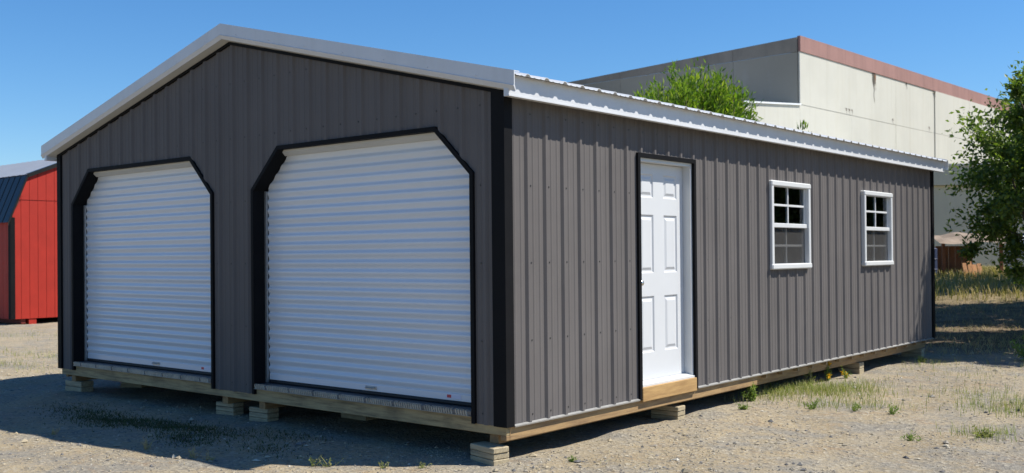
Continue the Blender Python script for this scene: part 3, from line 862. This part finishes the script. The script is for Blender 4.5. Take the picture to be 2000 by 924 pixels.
# roof: two slopes per side with ribs
def shed_slope(ya, za, yb, zb, name, mat):
    d = Vector((0, yb-ya, zb-za)); n = Vector((0, -d.z, d.y)).normalized()
    if n.z < 0: n = -n
    mb = MB()
    xs = [SX+0.05]
    prof = []
    x = SX + 0.05
    while x > SX - 6.05:
        prof += [(x, 0.0), (x-0.02, 0.011), (x-0.05, 0.011), (x-0.07, 0.0)]
        x -= 0.30
    A, B = Vector((0, ya, za)), Vector((0, yb, zb))
    for (u, h), (u2, h2) in zip(prof[:-1], prof[1:]):
        mb.quad(Vector((u,0,0))+A+n*h, Vector((u2,0,0))+A+n*h2, Vector((u2,0,0))+B+n*h2, Vector((u,0,0))+B+n*h)
    mb.build(name, mat, red)
for s in (0, 1):
    f = (lambda y: y) if s == 0 else (lambda y: 2*yr - y)
    shed_slope(f(y0-0.09), ZE-0.12, f(yk-0.02), ZK+0.045, 'lower_roof', MAT['shedroof'])
    shed_slope(f(yk-0.05), ZK+0.03, f(yr), ZR+0.05, 'upper_roof', MAT['shedglare'])
    for (ya, za, yb, zb) in ((y0-0.09, ZE-0.10, yk-0.02, ZK+0.065), (yk-0.03, ZK+0.055, yr, ZR+0.075)):
        MB().prism([(-0.03,0.0),(0.065,0.0),(0.065,-0.10),(0.055,-0.10),(0.055,-0.012),(-0.03,-0.012)], (SX, f(ya), za), (SX, f(yb), zb), (1,0,0), (0,0,1)).build('rake_trim', MAT['shedroof'], red, fixn=True)
for y in (y0+0.25, yr-0.1, y1-0.35):
    MB().box(SX-5.9, SX-0.05, y, y+0.1, GZ+0.005, ZB+0.01).build('skid', MAT['redgroove'], red)
MB().box(SX-0.3, SX-0.02, y0+0.42, y0+0.60, GZ-0.02, ZB).build('support_block', MAT['red'], red)

# ------------------------------------------------------------------ warehouse
C0 = Vector((-12.844, 34.113, 0)); DL = Vector((0.0495, 0.99877, 0)); DE = Vector((-0.99877, 0.0495, 0)); NL = -DE; NE = -DL
wh = empty('warehouse', (C0.x, C0.y, 0.5), 'large weathered white warehouse with faded pink parapet', 'warehouse')
def wl(u, z, out=0.0): p = C0 + DL*u + NL*out; return (p.x, p.y, z)
def we(u, z, out=0.0): p = C0 + DE*u + NE*out; return (p.x, p.y, z)
def slabq(fn, pts, t, name, mat, out=0.0):
    mb = MB(); n = len(pts)
    fr = [fn(u, z, out+t) for u, z in pts]; bk = [fn(u, z, out) for u, z in pts]
    mb.poly(fr); mb.poly(bk[::-1])
    for i in range(n):
        j = (i+1) % n; mb.quad(bk[i], bk[j], fr[j], fr[i])
    return mb.build(name, mat, wh, fixn=True)
def fit_poly(u0, u1, z0, z1): return [(u0, z0), (u1, z0), (u1, z1), (u0, z1)]
cuts = [0, 4.9, 9.8, 14.75, 19.9, 25.0, 30, 34]
for i, (a, b) in enumerate(zip(cuts[:-1], cuts[1:])):
    g2 = 0.004
    slabq(wl, fit_poly(a+g2, b-g2, 7.352, 9.526), 0.06 + (0.05 if a > 14.7 else 0) + rnd.uniform(0, 0.006), 'wall_panel', MAT['whitewall'])
    slabq(wl, fit_poly(a+g2, b-g2, 0.3, 7.345), 0.05 + (0.05 if a > 14.7 else 0) + rnd.uniform(0, 0.006), 'wall_panel', MAT['whitewall'])
    slabq(wl, fit_poly(a+g2*0.5, b-g2*0.5, 9.53, 10.11), 0.10, 'parapet_panel', MAT['pinkband'])
slabq(wl, fit_poly(0.0, 34, 10.112, 10.17), 0.14, 'coping', MAT['pinkband'], -0.04)
slabq(wl, fit_poly(0, 34, 0.3, 10.1), 0.3, 'wall_core', MAT['grime'], -0.31)
ecuts = [0.02, 3.0, 6, 9, 12, 15, 18, 21, 24]
def etop(u): return 10.11 - 0.031*u
for a, b in zip(ecuts[:-1], ecuts[1:]):
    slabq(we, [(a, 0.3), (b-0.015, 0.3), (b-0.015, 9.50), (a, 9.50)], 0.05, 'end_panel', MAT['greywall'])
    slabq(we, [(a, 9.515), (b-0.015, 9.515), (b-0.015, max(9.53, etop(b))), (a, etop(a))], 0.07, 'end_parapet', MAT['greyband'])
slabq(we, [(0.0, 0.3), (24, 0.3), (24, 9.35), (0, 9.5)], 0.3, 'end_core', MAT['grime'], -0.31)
roofm = MB(); P = [C0 + DE*0.3 + DL*0.3, C0 + DE*24 + DL*0.3, C0 + DE*24 + DL*34, C0 + DE*0.3 + DL*34]
roofm.poly([(p.x, p.y, 9.2) for p in P]).build('roof', MAT['greywall'], wh)
# stepped lower bay in front of the end wall, in line with the long wall
slabq(wl, [(-4.6, 0.3), (-0.01, 0.3), (-0.01, 7.30), (-4.6, 6.94)], 0.055, 'annex_wall', MAT['whitewall'])
slabq(wl, [(-4.6, 6.945), (-0.01, 7.305), (-0.01, 7.37), (-4.6, 7.01)], 0.15, 'annex_coping', MAT['coping'], -0.03)
MB().poly([wl(-4.6, 6.93, 0.0), wl(-0.02, 7.29, 0.0), wl(-0.02, 7.29, -9.0), wl(-4.6, 6.93, -9.0)]).build('annex_roof', MAT['coping'], wh)
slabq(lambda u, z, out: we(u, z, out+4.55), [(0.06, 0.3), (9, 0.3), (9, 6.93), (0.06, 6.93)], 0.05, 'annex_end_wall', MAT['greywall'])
# rust streak, drips and stains
def streak(u, z1, z0, w, mat, out):
    mb = MB(); n = 9; l = []; r = []
    for i in range(n+1):
        t = i/n; z = z1 + (z0 - z1)*t
        ww = w*(0.55 + 0.45*math.sin(t*5.5+1))*(1 - t**2.2)*rnd.uniform(0.45, 1.25) + 0.008
        c = u + rnd.uniform(-0.05, 0.05) + 0.07*t
        l.append(wl(c-ww/2, z, out)); r.append(wl(c+ww/2, z, out))
    mb.poly(l + r[::-1]); mb.build('wall_stain', mat, wh)
streak(7.26, 9.52, 8.15, 0.36, MAT['grime'], 0.072)
streak(7.42, 9.50, 8.75, 0.16, MAT['rust'], 0.076)
streak(11.1, 9.52, 9.22, 0.28, MAT['grime'], 0.074)
streak(14.72, 9.53, 9.2, 0.25, MAT['grime'], 0.123)
for u, w in ((13.4, 0.35), (16.2, 0.55), (17.6, 0.5), (20.3, 0.5)):
    streak(u, 10.10, 9.56, w, MAT['pinkband'], 0.104)
for u in (4.3, 4.6, 4.9, 9.4, 14.0): streak(u, 7.62, 7.36, 0.22, MAT['greyband'], 0.068)

# beige low building with a canopy edge in front of the warehouse
lb = empty('beige_low_building', (-5.6, 35.0, 0.5), 'low beige building beyond the far end of the garage', 'building')
LU = Vector((0.763, 0.646, 0)).normalized(); LN = Vector((0.646, -0.763, 0))
B0 = Vector((-7.3, 33.6, 0))
def lp(u, z, out=0.0): p = B0 + LU*u + LN*out; return (p.x, p.y, z)
def lslab(u0, u1, z0, z1, o0, o1, name, mat):
    mb = MB()
    a = [lp(u0,z0,o1), lp(u1,z0,o1), lp(u1,z1,o1), lp(u0,z1,o1)]; b = [lp(u0,z0,o0), lp(u1,z0,o0), lp(u1,z1,o0), lp(u0,z1,o0)]
    mb.quad(*a); mb.quad(*b[::-1])
    for i in range(4): j = (i+1)%4; mb.quad(b[i], b[j], a[j], a[i])
    mb.build(name, mat, lb, fixn=True)
lslab(-6, 6, 0.3, 3.70, -6, 0, 'wall', MAT['beige'])
lslab(-6.2, 6.2, 3.71, 4.42, -6.2, 0.14, 'roof_fascia', MAT['beige'])
lslab(-6.25, 6.25, 4.425, 4.50, -6.25, 0.18, 'roof_edge', MAT['whitewall'])

# ------------------------------------------------------------------ clutter beyond the garage
ln = empty('lean_to_shelter', (-4.1, 25.9, 0.5), 'pale tarp shelter on red-brown boards in the weeds', 'shelter')
J0 = Vector((-4.25, 25.75, 0))
def jp(u, z, out=0.0): p = J0 + LU*u + LN*out; return Vector((p.x, p.y, z))
def jbox(u0, u1, z0, z1, o0, o1, name, mat, par):
    mb = MB()
    a = [jp(u0,z0,o1), jp(u1,z0,o1), jp(u1,z1,o1), jp(u0,z1,o1)]; b = [jp(u0,z0,o0), jp(u1,z0,o0), jp(u1,z1,o0), jp(u0,z1,o0)]
    mb.quad(*a); mb.quad(*b[::-1])
    for i in range(4): j = (i+1)%4; mb.quad(b[i], b[j], a[j], a[i])
    return mb.build(name, mat, par, fixn=True)
GJ = 0.47
for u in (-0.45, 0.35, 1.25): jbox(u-0.04, u+0.04, GJ, 1.50, -0.05, 0.03, 'post', MAT['rustwood'], ln)
for k in range(5): jbox(-0.44+0.2*k, -0.26+0.2*k, GJ, 1.42, -0.60, -0.56, 'back_board', MAT['rustwood'], ln)
tm = MB(); N1, N2 = 12, 6
P = [[jp(-0.65 + 2.2*i/N1, 1.50 + 0.30*j/N2 + 0.05*math.sin(i*1.1)*math.sin(j*0.9) - 0.03*math.sin(i*0.7), 0.25 - 0.9*j/N2) for j in range(N2+1)] for i in range(N1+1)]
for i in range(N1):
    for j in range(N2): tm.quad(P[i][j], P[i+1][j], P[i+1][j+1], P[i][j+1])
tm.build('tarp_roof', MAT['tarp'], ln, smooth=True)
pl = empty('pallet_boards', tuple(jp(0.15, GJ-0.05, 0.5)), 'orange-brown boards leaning in front of the tarp shelter', 'boards')
for k in range(4):
    a = -0.1 + 0.14*k
    mb = MB(); z1 = GJ + 0.45 + 0.06*math.sin(k*2)
    A = [jp(a, GJ-0.05, 0.62), jp(a+0.12, GJ-0.05, 0.62), jp(a+0.14, z1, 0.40), jp(a+0.02, z1, 0.40)]
    Bk = [p - LN*0.03 for p in A]
    mb.quad(*A); mb.quad(*Bk[::-1])
    for i in range(4): j = (i+1)%4; mb.quad(Bk[i], Bk[j], A[j], A[i])
    mb.build('board', MAT['orangewood'], pl, fixn=True)
dr = empty('blue_drum', tuple(jp(-0.98, GJ, 0.1)), 'dark blue drum beside the tarp shelter', 'drum')
c = jp(-0.98, GJ-0.05, 0.1)
MB().tube([c + Vector((0,0,h)) for h in (0,0.02,0.3,0.32,0.34,0.6,0.62,0.64,0.92,0.94)], [0.27,0.29,0.285,0.30,0.285,0.285,0.30,0.285,0.29,0.27], 20).build('drum_shell', MAT['bluepaint'], dr)
MB().tube([c + Vector((0,0,0.935)), c + Vector((0,0,0.95))], [0.25,0.245], 20).build('drum_lid', MAT['bluepaint'], dr)
tk = empty('white_tank', (-2.9, 27.4, 0.55), 'white cylindrical tank half hidden behind the dark tree', 'tank')
MB().tube([(-2.9,27.4,0.5),(-2.9,27.4,0.53),(-2.9,27.4,1.5),(-2.9,27.4,1.62),(-2.9,27.4,1.7)], [0.42,0.44,0.44,0.36,0.15], 24).build('tank_shell', MAT['whitetank'], tk, smooth=True)
MB().tube([(-2.9,27.4,1.68),(-2.9,27.4,1.78)], [0.14,0.13], 16).build('tank_cap', MAT['bluepaint'], tk)

# ------------------------------------------------------------------ trees
def leaf_arrays(P, D, ln_, wd, rng):
    """leaf quads (rhombus) at P pointing along D"""
    n = len(P)
    D = D/np.linalg.norm(D, axis=1, keepdims=True)
    r = rng.normal(size=(n,3)); S = np.cross(D, r); S /= np.linalg.norm(S, axis=1, keepdims=True)
    l = ln_*rng.uniform(0.6, 1.25, (n,1)); w = wd*rng.uniform(0.7, 1.2, (n,1))
    Nn = np.cross(D, S)
    v0 = P; v1 = P + D*l*0.45 + S*w*0.5 + Nn*l*0.06; v2 = P + D*l; v3 = P + D*l*0.45 - S*w*0.5 + Nn*l*0.06
    V = np.stack([v0, v1, v2, v3], 1).reshape(-1, 3)
    F = np.arange(4*n).reshape(n, 4)
    return V, F

def tree(name, base, height, crown_c, crown_r, nclump, nleaf, leaf, mat, label, seed, low=0.25, cat='tree', group=None):
    rng = np.random.default_rng(seed)
    t = empty(name, base, label, cat, group)
    bx, by, bz = base
    bx0 = np.array(base, float)
    cc = np.array(crown_c, float); cr = np.array(crown_r, float)
    # clump centres through the crown volume, biased to the shell
    cl = []
    while len(cl) < nclump:
        d = rng.normal(size=3); d /= np.linalg.norm(d)
        rr = rng.uniform(0.35, 1.0)**0.6 * rng.uniform(0.78, 1.12)
        p = cc + d*cr*rr
        if p[2] < bz + low: continue
        cl.append(p)
    cl = np.array(cl)
    # trunk and limbs
    tm = MB()
    fork = bx0 + (cc - bx0)*np.array([0.35, 0.35, 0.32])
    mid = (bx0 + fork)/2 + np.array([0.05, -0.04, 0])
    r0 = height*0.026
    tm.tube([bx0 - np.array([0,0,0.1]), mid, fork], [r0*1.25, r0, r0*0.8], 9)
    limbs = cl[rng.choice(len(cl), min(len(cl), 34), replace=False)]
    for q in limbs:
        m1 = fork*0.55 + q*0.45 + rng.normal(size=3)*0.12 + np.array([0,0,0.15])
        tm.tube([fork, m1, q], [r0*0.5, r0*0.27, r0*0.06], 6)
    tm.build('trunk', MAT['bark'], t, smooth=True)
    per = max(1, nleaf//nclump)
    Ps, Ds = [], []
    for q in cl:
        s = rng.uniform(0.45, 1.3)*np.mean(cr)*0.165
        out = q - cc; out = out/(np.linalg.norm(out)+1e-6)
        ntw = 7
        for k in range(ntw):
            d = out*0.7 + rng.normal(size=3)*0.75 + np.array([0,0,0.15]); d /= np.linalg.norm(d)
            m = max(1, per//ntw)
            tt = rng.uniform(0, 1, (m,1))
            P = q + d*tt*s*2.2 + rng.normal(size=(m,3))*s*0.22 - d*s*0.8
            Ps.append(P); Ds.append(d*0.6 + rng.normal(size=(m,3))*0.6 + np.array([0,0,-0.1]))
    V, F = leaf_arrays(np.concatenate(Ps), np.concatenate(Ds), leaf[0], leaf[1], rng)
    np_obj('crown', V, F, mat, t)
    return t

# tall dark tree at the right edge and the trees beside it that shade the ground
GT = lambda x, y: (x, y, float(gheight(x, y)))
tree('broadleaf_tree', GT(1.25, 14.3), 5.4, (1.15, 14.2, 2.60), (2.0, 1.6, 2.25), 175, 56000, (0.10, 0.048), MAT['leaf_dark'],
     'dark green bushy tree at the right edge beyond the garage', 3, 0.85)
tree('shade_tree', GT(2.9, 12.4), 5.2, (2.9, 12.3, 3.3), (1.9, 1.7, 2.2), 200, 34000, (0.15, 0.08), MAT['leaf_dark'],
     'tree right of the dark green tree, casting shade beside the garage', 5, 0.9)
tree('shade_tree', GT(2.7, 15.4), 3.6, (2.7, 15.4, 2.1), (1.5, 1.4, 1.6), 150, 26000, (0.14, 0.075), MAT['leaf_dark'],
     'lower bushy tree just behind and right of the dark green tree', 6, 0.5)
tree('shade_tree', GT(1.4, 19.0), 5.6, (1.3, 19.0, 3.6), (2.3, 2.0, 2.5), 200, 34000, (0.16, 0.085), MAT['leaf_dark'],
     'tree further back, behind the dark green tree', 9, 0.9)
tree('shade_tree', GT(-0.2, 24.5), 5.6, (-0.3, 24.5, 3.9), (2.2, 2.2, 2.4), 160, 26000, (0.18, 0.09), MAT['leaf_dark'],
     'farthest of the dark trees at the right edge', 13, 0.9)

# bright willow-like tree behind the roof: upright shoots with narrow leaves
def willow(base, label, seed, spread, top, nshoot, name='willow_tree'):
    rng = np.random.default_rng(seed)
    t = empty(name, base, label, 'tree')
    tm = MB(); B = np.array(base, float)
    Ps, Ds = [], []
    for i in range(nshoot):
        a = rng.uniform(0, 2*np.pi); r = np.sqrt(rng.uniform(0, 1))
        ex, ey = np.cos(a)*r, np.sin(a)*r
        h = top*(1.0 - 0.17*r**3)*rng.uniform(0.78, 1.03)*(1 - 0.16*max(0, -(ex*0.763+ey*0.646)))
        tip = B + np.array([ex*spread, ey*spread, h])
        low = B + np.array([ex*spread*0.25, ey*spread*0.25, h*0.30])
        midp = low*0.45 + tip*0.55 + np.array([ex, ey, 0])*0.18 + np.array([0, 0, h*0.06])
        if i % 3 == 0: tm.tube([B, low, midp, tip], [0.045, 0.03, 0.016, 0.004], 5)
        m = 130
        tt = rng.uniform(0.05, 1.0, m)[:,None]
        P = (1-tt)**2*low + 2*(1-tt)*tt*midp + tt**2*tip + rng.normal(size=(m,3))*0.055
        tg = (tip - low); tg = tg/np.linalg.norm(tg)
        Ps.append(P); Ds.append(tg*0.9 + rng.normal(size=(m,3))*0.45)
    tm.tube([B - np.array([0,0,0.1]), B + np.array([0.03,0,0.5]), B + np.array([0,0.05,1.2])], [0.16,0.13,0.09], 9)
    tm.build('trunk', MAT['bark'], t, smooth=True)
    V, F = leaf_arrays(np.concatenate(Ps), np.concatenate(Ds), 0.15, 0.036, rng)
    np_obj('crown', V, F, MAT['leaf_bright'], t)
willow((-5.90, 12.60, float(gheight(-5.90, 12.60))), 'bright yellow-green willow rising behind the garage roof', 21, 1.58, 5.30, 600)
willow((-3.85, 14.1, float(gheight(-3.85,14.1))), 'thin sparse shoots poking above the roof right of the willow', 22, 0.55, 4.15, 26, 'willow_sapling')
willow((-2.9, 14.6, float(gheight(-2.9,14.6))), 'few leafy twigs above the roof in front of the white warehouse wall', 23, 0.35, 3.75, 16, 'willow_sapling')

# ------------------------------------------------------------------ gravel, grass and weeds
def stones(n, seed):
    rng = np.random.default_rng(seed)
    ang = math.atan2(Fv.y, Fv.x)
    rr = np.exp(rng.uniform(np.log(3.2), np.log(19), n*2)); th = ang + rng.uniform(-0.66, 0.66, n*2)
    x = CAMX + rr*np.cos(th); y = CAMY + rr*np.sin(th)
    keep = ~((x < 0.0) & (x > -W) & (y > 0.25) & (y < LEN)) & (y < 13)
    # clustered
    cl = np.sin(x*1.3+0.7*y)+np.sin(2.9*y-1.1*x+2)+np.sin(5.1*x+3.3*y)
    keep &= rng.uniform(-2.6, 2.0, len(x)) < cl
    x, y, rr = x[keep][:n], y[keep][:n], rr[keep][:n]
    m = len(x)
    base = np.array([[1,0,0],[-1,0,0],[0,1,0],[0,-1,0],[0,0,1],[0,0,-1]], float)
    tri = np.array([[0,2,4],[2,1,4],[1,3,4],[3,0,4],[2,0,5],[1,2,5],[3,1,5],[0,3,5]])
    s = 0.0042*np.exp(rng.normal(0.30, 0.5, m)); s = np.where(rng.uniform(size=m) < 0.012, s*2.4, s); s = np.clip(s, 0.003, 0.034)
    J = base[None] * rng.uniform(0.6, 1.3, (m,6,1)) + rng.normal(size=(m,6,3))*0.12
    J[:,:,2] *= 0.62
    a = rng.uniform(0, 6.28, m); ca, sa = np.cos(a)[:,None], np.sin(a)[:,None]
    X = J[:,:,0]*ca - J[:,:,1]*sa; Y = J[:,:,0]*sa + J[:,:,1]*ca
    V = np.stack([X*s[:,None]*1.25 + x[:,None], Y*s[:,None] + y[:,None], J[:,:,2]*s[:,None] + (gheight(x, y) + s*0.25)[:,None]], 2).reshape(-1,3)
    F = (tri[None] + (np.arange(m)*6)[:,None,None]).reshape(-1,3)
    tag(np_obj('gravel', V, F, MAT['stone'], None), 'loose grey and tan gravel scattered over the lot', 'gravel', kind='stuff')
stones(40000, 4)

def blades(P, h, w, lean, rng, seg=2):
    """curved tapered blades at P (n,3)"""
    n = len(P)
    a = rng.uniform(0, 2*np.pi, n); d = np.stack([np.cos(a), np.sin(a), np.zeros(n)], 1); s = np.stack([-np.sin(a), np.cos(a), np.zeros(n)], 1)
    hh = h*rng.uniform(0.5, 1.2, n)[:,None]; ww = w*rng.uniform(0.7, 1.2, n)[:,None]; le = lean*rng.uniform(0.2, 1.2, n)[:,None]
    up = np.array([0,0,1.0])
    m = P + up*hh*0.6 + d*le*hh*0.35; t = P + up*hh + d*le*hh
    V = np.stack([P-s*ww/2, P+s*ww/2, m+s*ww*0.35, m-s*ww*0.35, t+s*ww*0.08, t-s*ww*0.08], 1).reshape(-1,3)
    k = np.arange(n)*6
    F = np.concatenate([np.stack([k,k+1,k+2,k+3],1), np.stack([k+3,k+2,k+4,k+5],1)])
    return V, F
def gpts(cx, cy, sx, sy, n, rng):
    x = rng.normal(cx, sx, n); y = rng.normal(cy, sy, n)
    return np.stack([x, y, gheight(x, y)-0.003], 1)
rng = np.random.default_rng(31)
P = []
for cx, cy, sx, sy, n in ((-0.02,4.55,0.12,0.35,420),(0.12,5.1,0.20,0.38,900),(0.42,5.2,0.26,0.34,1000),(0.35,5.95,0.15,0.25,150),(1.0,4.5,0.25,0.2,200),(0.72,4.2,0.15,0.2,150),
                          (1.65,5.8,0.3,0.4,170),(2.1,5.2,0.25,0.3,320),(2.35,4.9,0.2,0.25,300),(2.6,5.6,0.4,0.5,300),(2.45,3.4,0.15,0.15,200),(1.3,7.5,0.5,0.8,150),(0.3,8.6,0.2,0.4,90),
                          (-10.7,1.8,0.5,0.25,140),(-12.0,1.9,0.6,0.25,120),(-15.8,3.8,1.0,0.4,200),(-10.0,0.9,0.5,0.15,160)):
    P.append(gpts(cx, cy, sx, sy, n, rng))
V, F = blades(np.concatenate(P), 0.085, 0.0045, 0.7, rng)
tag(np_obj('grass', V, F, MAT['grass'], None), 'sparse yellow-green grass growing beside the side wall', 'grass', kind='stuff')
# low green ground cover in the garage shadow
P = []
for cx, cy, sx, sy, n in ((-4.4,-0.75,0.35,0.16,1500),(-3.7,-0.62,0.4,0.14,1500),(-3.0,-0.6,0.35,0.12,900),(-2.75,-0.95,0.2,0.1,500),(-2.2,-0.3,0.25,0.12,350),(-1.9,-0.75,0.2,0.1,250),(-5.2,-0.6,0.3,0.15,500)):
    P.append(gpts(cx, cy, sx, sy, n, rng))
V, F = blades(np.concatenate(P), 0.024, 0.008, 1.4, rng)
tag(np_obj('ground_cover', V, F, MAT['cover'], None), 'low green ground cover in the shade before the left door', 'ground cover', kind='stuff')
# tall field grass on the far bank
n = 30000
x = rng.uniform(-9, 6, n); y = 19.5 + 14*rng.uniform(0, 1, n)**0.8
pz = np.stack([x, y, gheight(x, y)-0.01], 1)
V, F = blades(pz, 0.24, 0.022, 0.6, rng)
tag(np_obj('field_grass', V, F, MAT['field'], None), 'tall dry grass and weeds on the bank beyond the garage', 'grass', kind='stuff')
n = 5200
ang = math.atan2(Fv.y, Fv.x); rr = np.exp(rng.uniform(np.log(3.5), np.log(17), n)); th_ = ang + rng.uniform(-0.66, 0.66, n)
x = CAMX + rr*np.cos(th_); y = CAMY + rr*np.sin(th_)
kp = ~((x < 0.03) & (x > -W) & (y > -0.02) & (y < LEN)) & (np.sin(1.9*x+1.1*y)+np.sin(3.1*y-2.3*x) > rng.uniform(-1.2, 2.0, n))
x, y = x[kp], y[kp]
V, F = blades(np.stack([x, y, gheight(x, y)+0.002], 1), 0.012, 0.004, 6.0, rng)
tag(np_obj('straw', V, F, MAT['dry'], None), 'bits of dry straw lying on the gravel', 'straw', kind='stuff')
# dry leaf litter in the shade beyond the far corner
P = np.concatenate([gpts(0.3, 12.0, 0.8, 1.2, 1500, rng), gpts(-0.6, 15.5, 1.2, 1.2, 1200, rng), gpts(-1.5, 18.5, 1.5, 1.0, 1500, rng)])
V, F = blades(P, 0.07, 0.010, 1.2, rng)
tag(np_obj('dry_litter', V, F, MAT['dry'], None), 'dry stalks lying in the shade under the trees', 'dry grass', kind='stuff')

def weed(x, y, h, r, n, mat, label, group, name='weed', flower=0, leaf=(0.034, 0.010), seed=0):
    rg = np.random.default_rng(seed + int(1000*abs(x)+77*abs(y)))
    gz = float(gheight(x, y))
    t = empty(name, (x, y, gz), label, 'plant', group)
    st = MB(); Ps, Ds = [], []; tips = []
    for i in range(n):
        a = rg.uniform(0, 6.283); q = rg.uniform(0, 1)**0.8*r*rg.uniform(0.6, 1.8); hh = h*rg.uniform(0.25, 1.15)
        tip = np.array([x + math.cos(a)*q, y + math.sin(a)*q, gz + hh]); b = np.array([x + math.cos(a)*q*0.2, y + math.sin(a)*q*0.2, gz - 0.005])
        m = b*0.5 + tip*0.5 + rg.normal(size=3)*0.012
        st.tube([b, m, tip], [0.003, 0.0024, 0.0014], 4); tips.append(tip)
        k = 14; tt = rg.uniform(0.1, 1, k)[:,None]
        Ps.append((1-tt)*b + tt*tip + rg.normal(size=(k,3))*0.006); Ds.append(rg.normal(size=(k,3)) + np.array([0,0,0.5]))
    st.build('stems', mat, t)
    V, F = leaf_arrays(np.concatenate(Ps), np.concatenate(Ds), leaf[0], leaf[1], rg)
    np_obj('leaves', V, F, mat, t)
    for i in range(flower):
        tip = tips[i % len(tips)]
        k = 26
        P = np.tile(tip, (k,1)) + rg.normal(size=(k,3))*0.009
        V, F = leaf_arrays(P, rg.normal(size=(k,3)) + np.array([0,0,0.4]), 0.034, 0.017, rg)
        np_obj('flower_head', V, F, MAT['flower'], t)
G = 'green weeds on the gravel'
weed(-0.02, 3.99, 0.17, 0.10, 26, MAT['green'], 'dense green weed clump at the wall foot right of the entry door', G, leaf=(0.045,0.016))
weed(-0.10, 5.69, 0.26, 0.06, 9, MAT['grass'], 'tall thin stalks against the wall foot below the nearer window', G)
weed(-0.10, 6.19, 0.21, 0.06, 9, MAT['green'], 'taller yellow-flowered weed at the wall foot', 'yellow flowers at the wall foot', flower=3)
weed(0.02, 6.42, 0.11, 0.07, 8, MAT['green'], 'shorter yellow-flowered weed leaning outwards, right of the taller one', 'yellow flowers at the wall foot', flower=2)
weed(0.70, 3.84, 0.09, 0.11, 9, MAT['green'], 'leafy weed at the front of the grass beside the side wall', G)
weed(1.41, 4.05, 0.08, 0.08, 7, MAT['green'], 'small green weed in bare gravel right of the grass patch', G)
weed(2.02, 2.77, 0.06, 0.06, 6, MAT['green'], 'small green weed alone in the tan dirt at lower right', G)
weed(1.04, 4.02, 0.08, 0.09, 6, MAT['green'], 'green weed in the middle front of the grass patch', G)
weed(0.11, 8.94, 0.08, 0.13, 12, MAT['green'], 'flat green weed near the far corner of the garage', G)
weed(0.20, 3.38, 0.05, 0.05, 8, MAT['green'], 'tiny green weed in front of the dense clump by the wall', G)
weed(2.44, 3.31, 0.06, 0.10, 14, MAT['grass'], 'yellowish weed tuft near the lower right edge', G)
weed(1.32, 9.75, 0.42, 0.22, 30, MAT['green'], 'bushy green weed at the right edge in the tree shade', G, leaf=(0.07,0.025))
weed(0.38, 0.30, 0.03, 0.03, 7, MAT['green'], 'tiny sprout in the dirt right of the near corner block', G, leaf=(0.02,0.008))
D = 'dry tufts along the shadow edge'
for i, (x, y, h, lab) in enumerate(((-4.02,-1.47,0.05,'leftmost dry tuft on the shadow edge'), (-2.66,-1.37,0.09,'dry brown stalks on the shadow edge below the left door'),
        (-2.05,-1.33,0.09,'taller dry stalks on the shadow edge left of its corner'), (-1.88,-1.30,0.06,'short dry stalks just left of the shadow corner'),
        (-1.14,-0.90,0.09,'pale green seedy tuft on the shadow edge below the right door'), (-1.02,-0.83,0.08,'pale seed heads beside the seedy tuft, to its right'),
        (-0.66,-0.63,0.05,'flat pale weed on the shadow edge left of the corner block'), (-0.42,-0.47,0.04,'low pale weed nearest the corner block'))):
    weed(x, y, h, 0.05 if i < 4 else 0.06, 9 if i < 4 else 7, MAT['dry'] if i < 4 else MAT['grass'], lab, D, 'dry_tuft', leaf=(0.012, 0.007), seed=i)
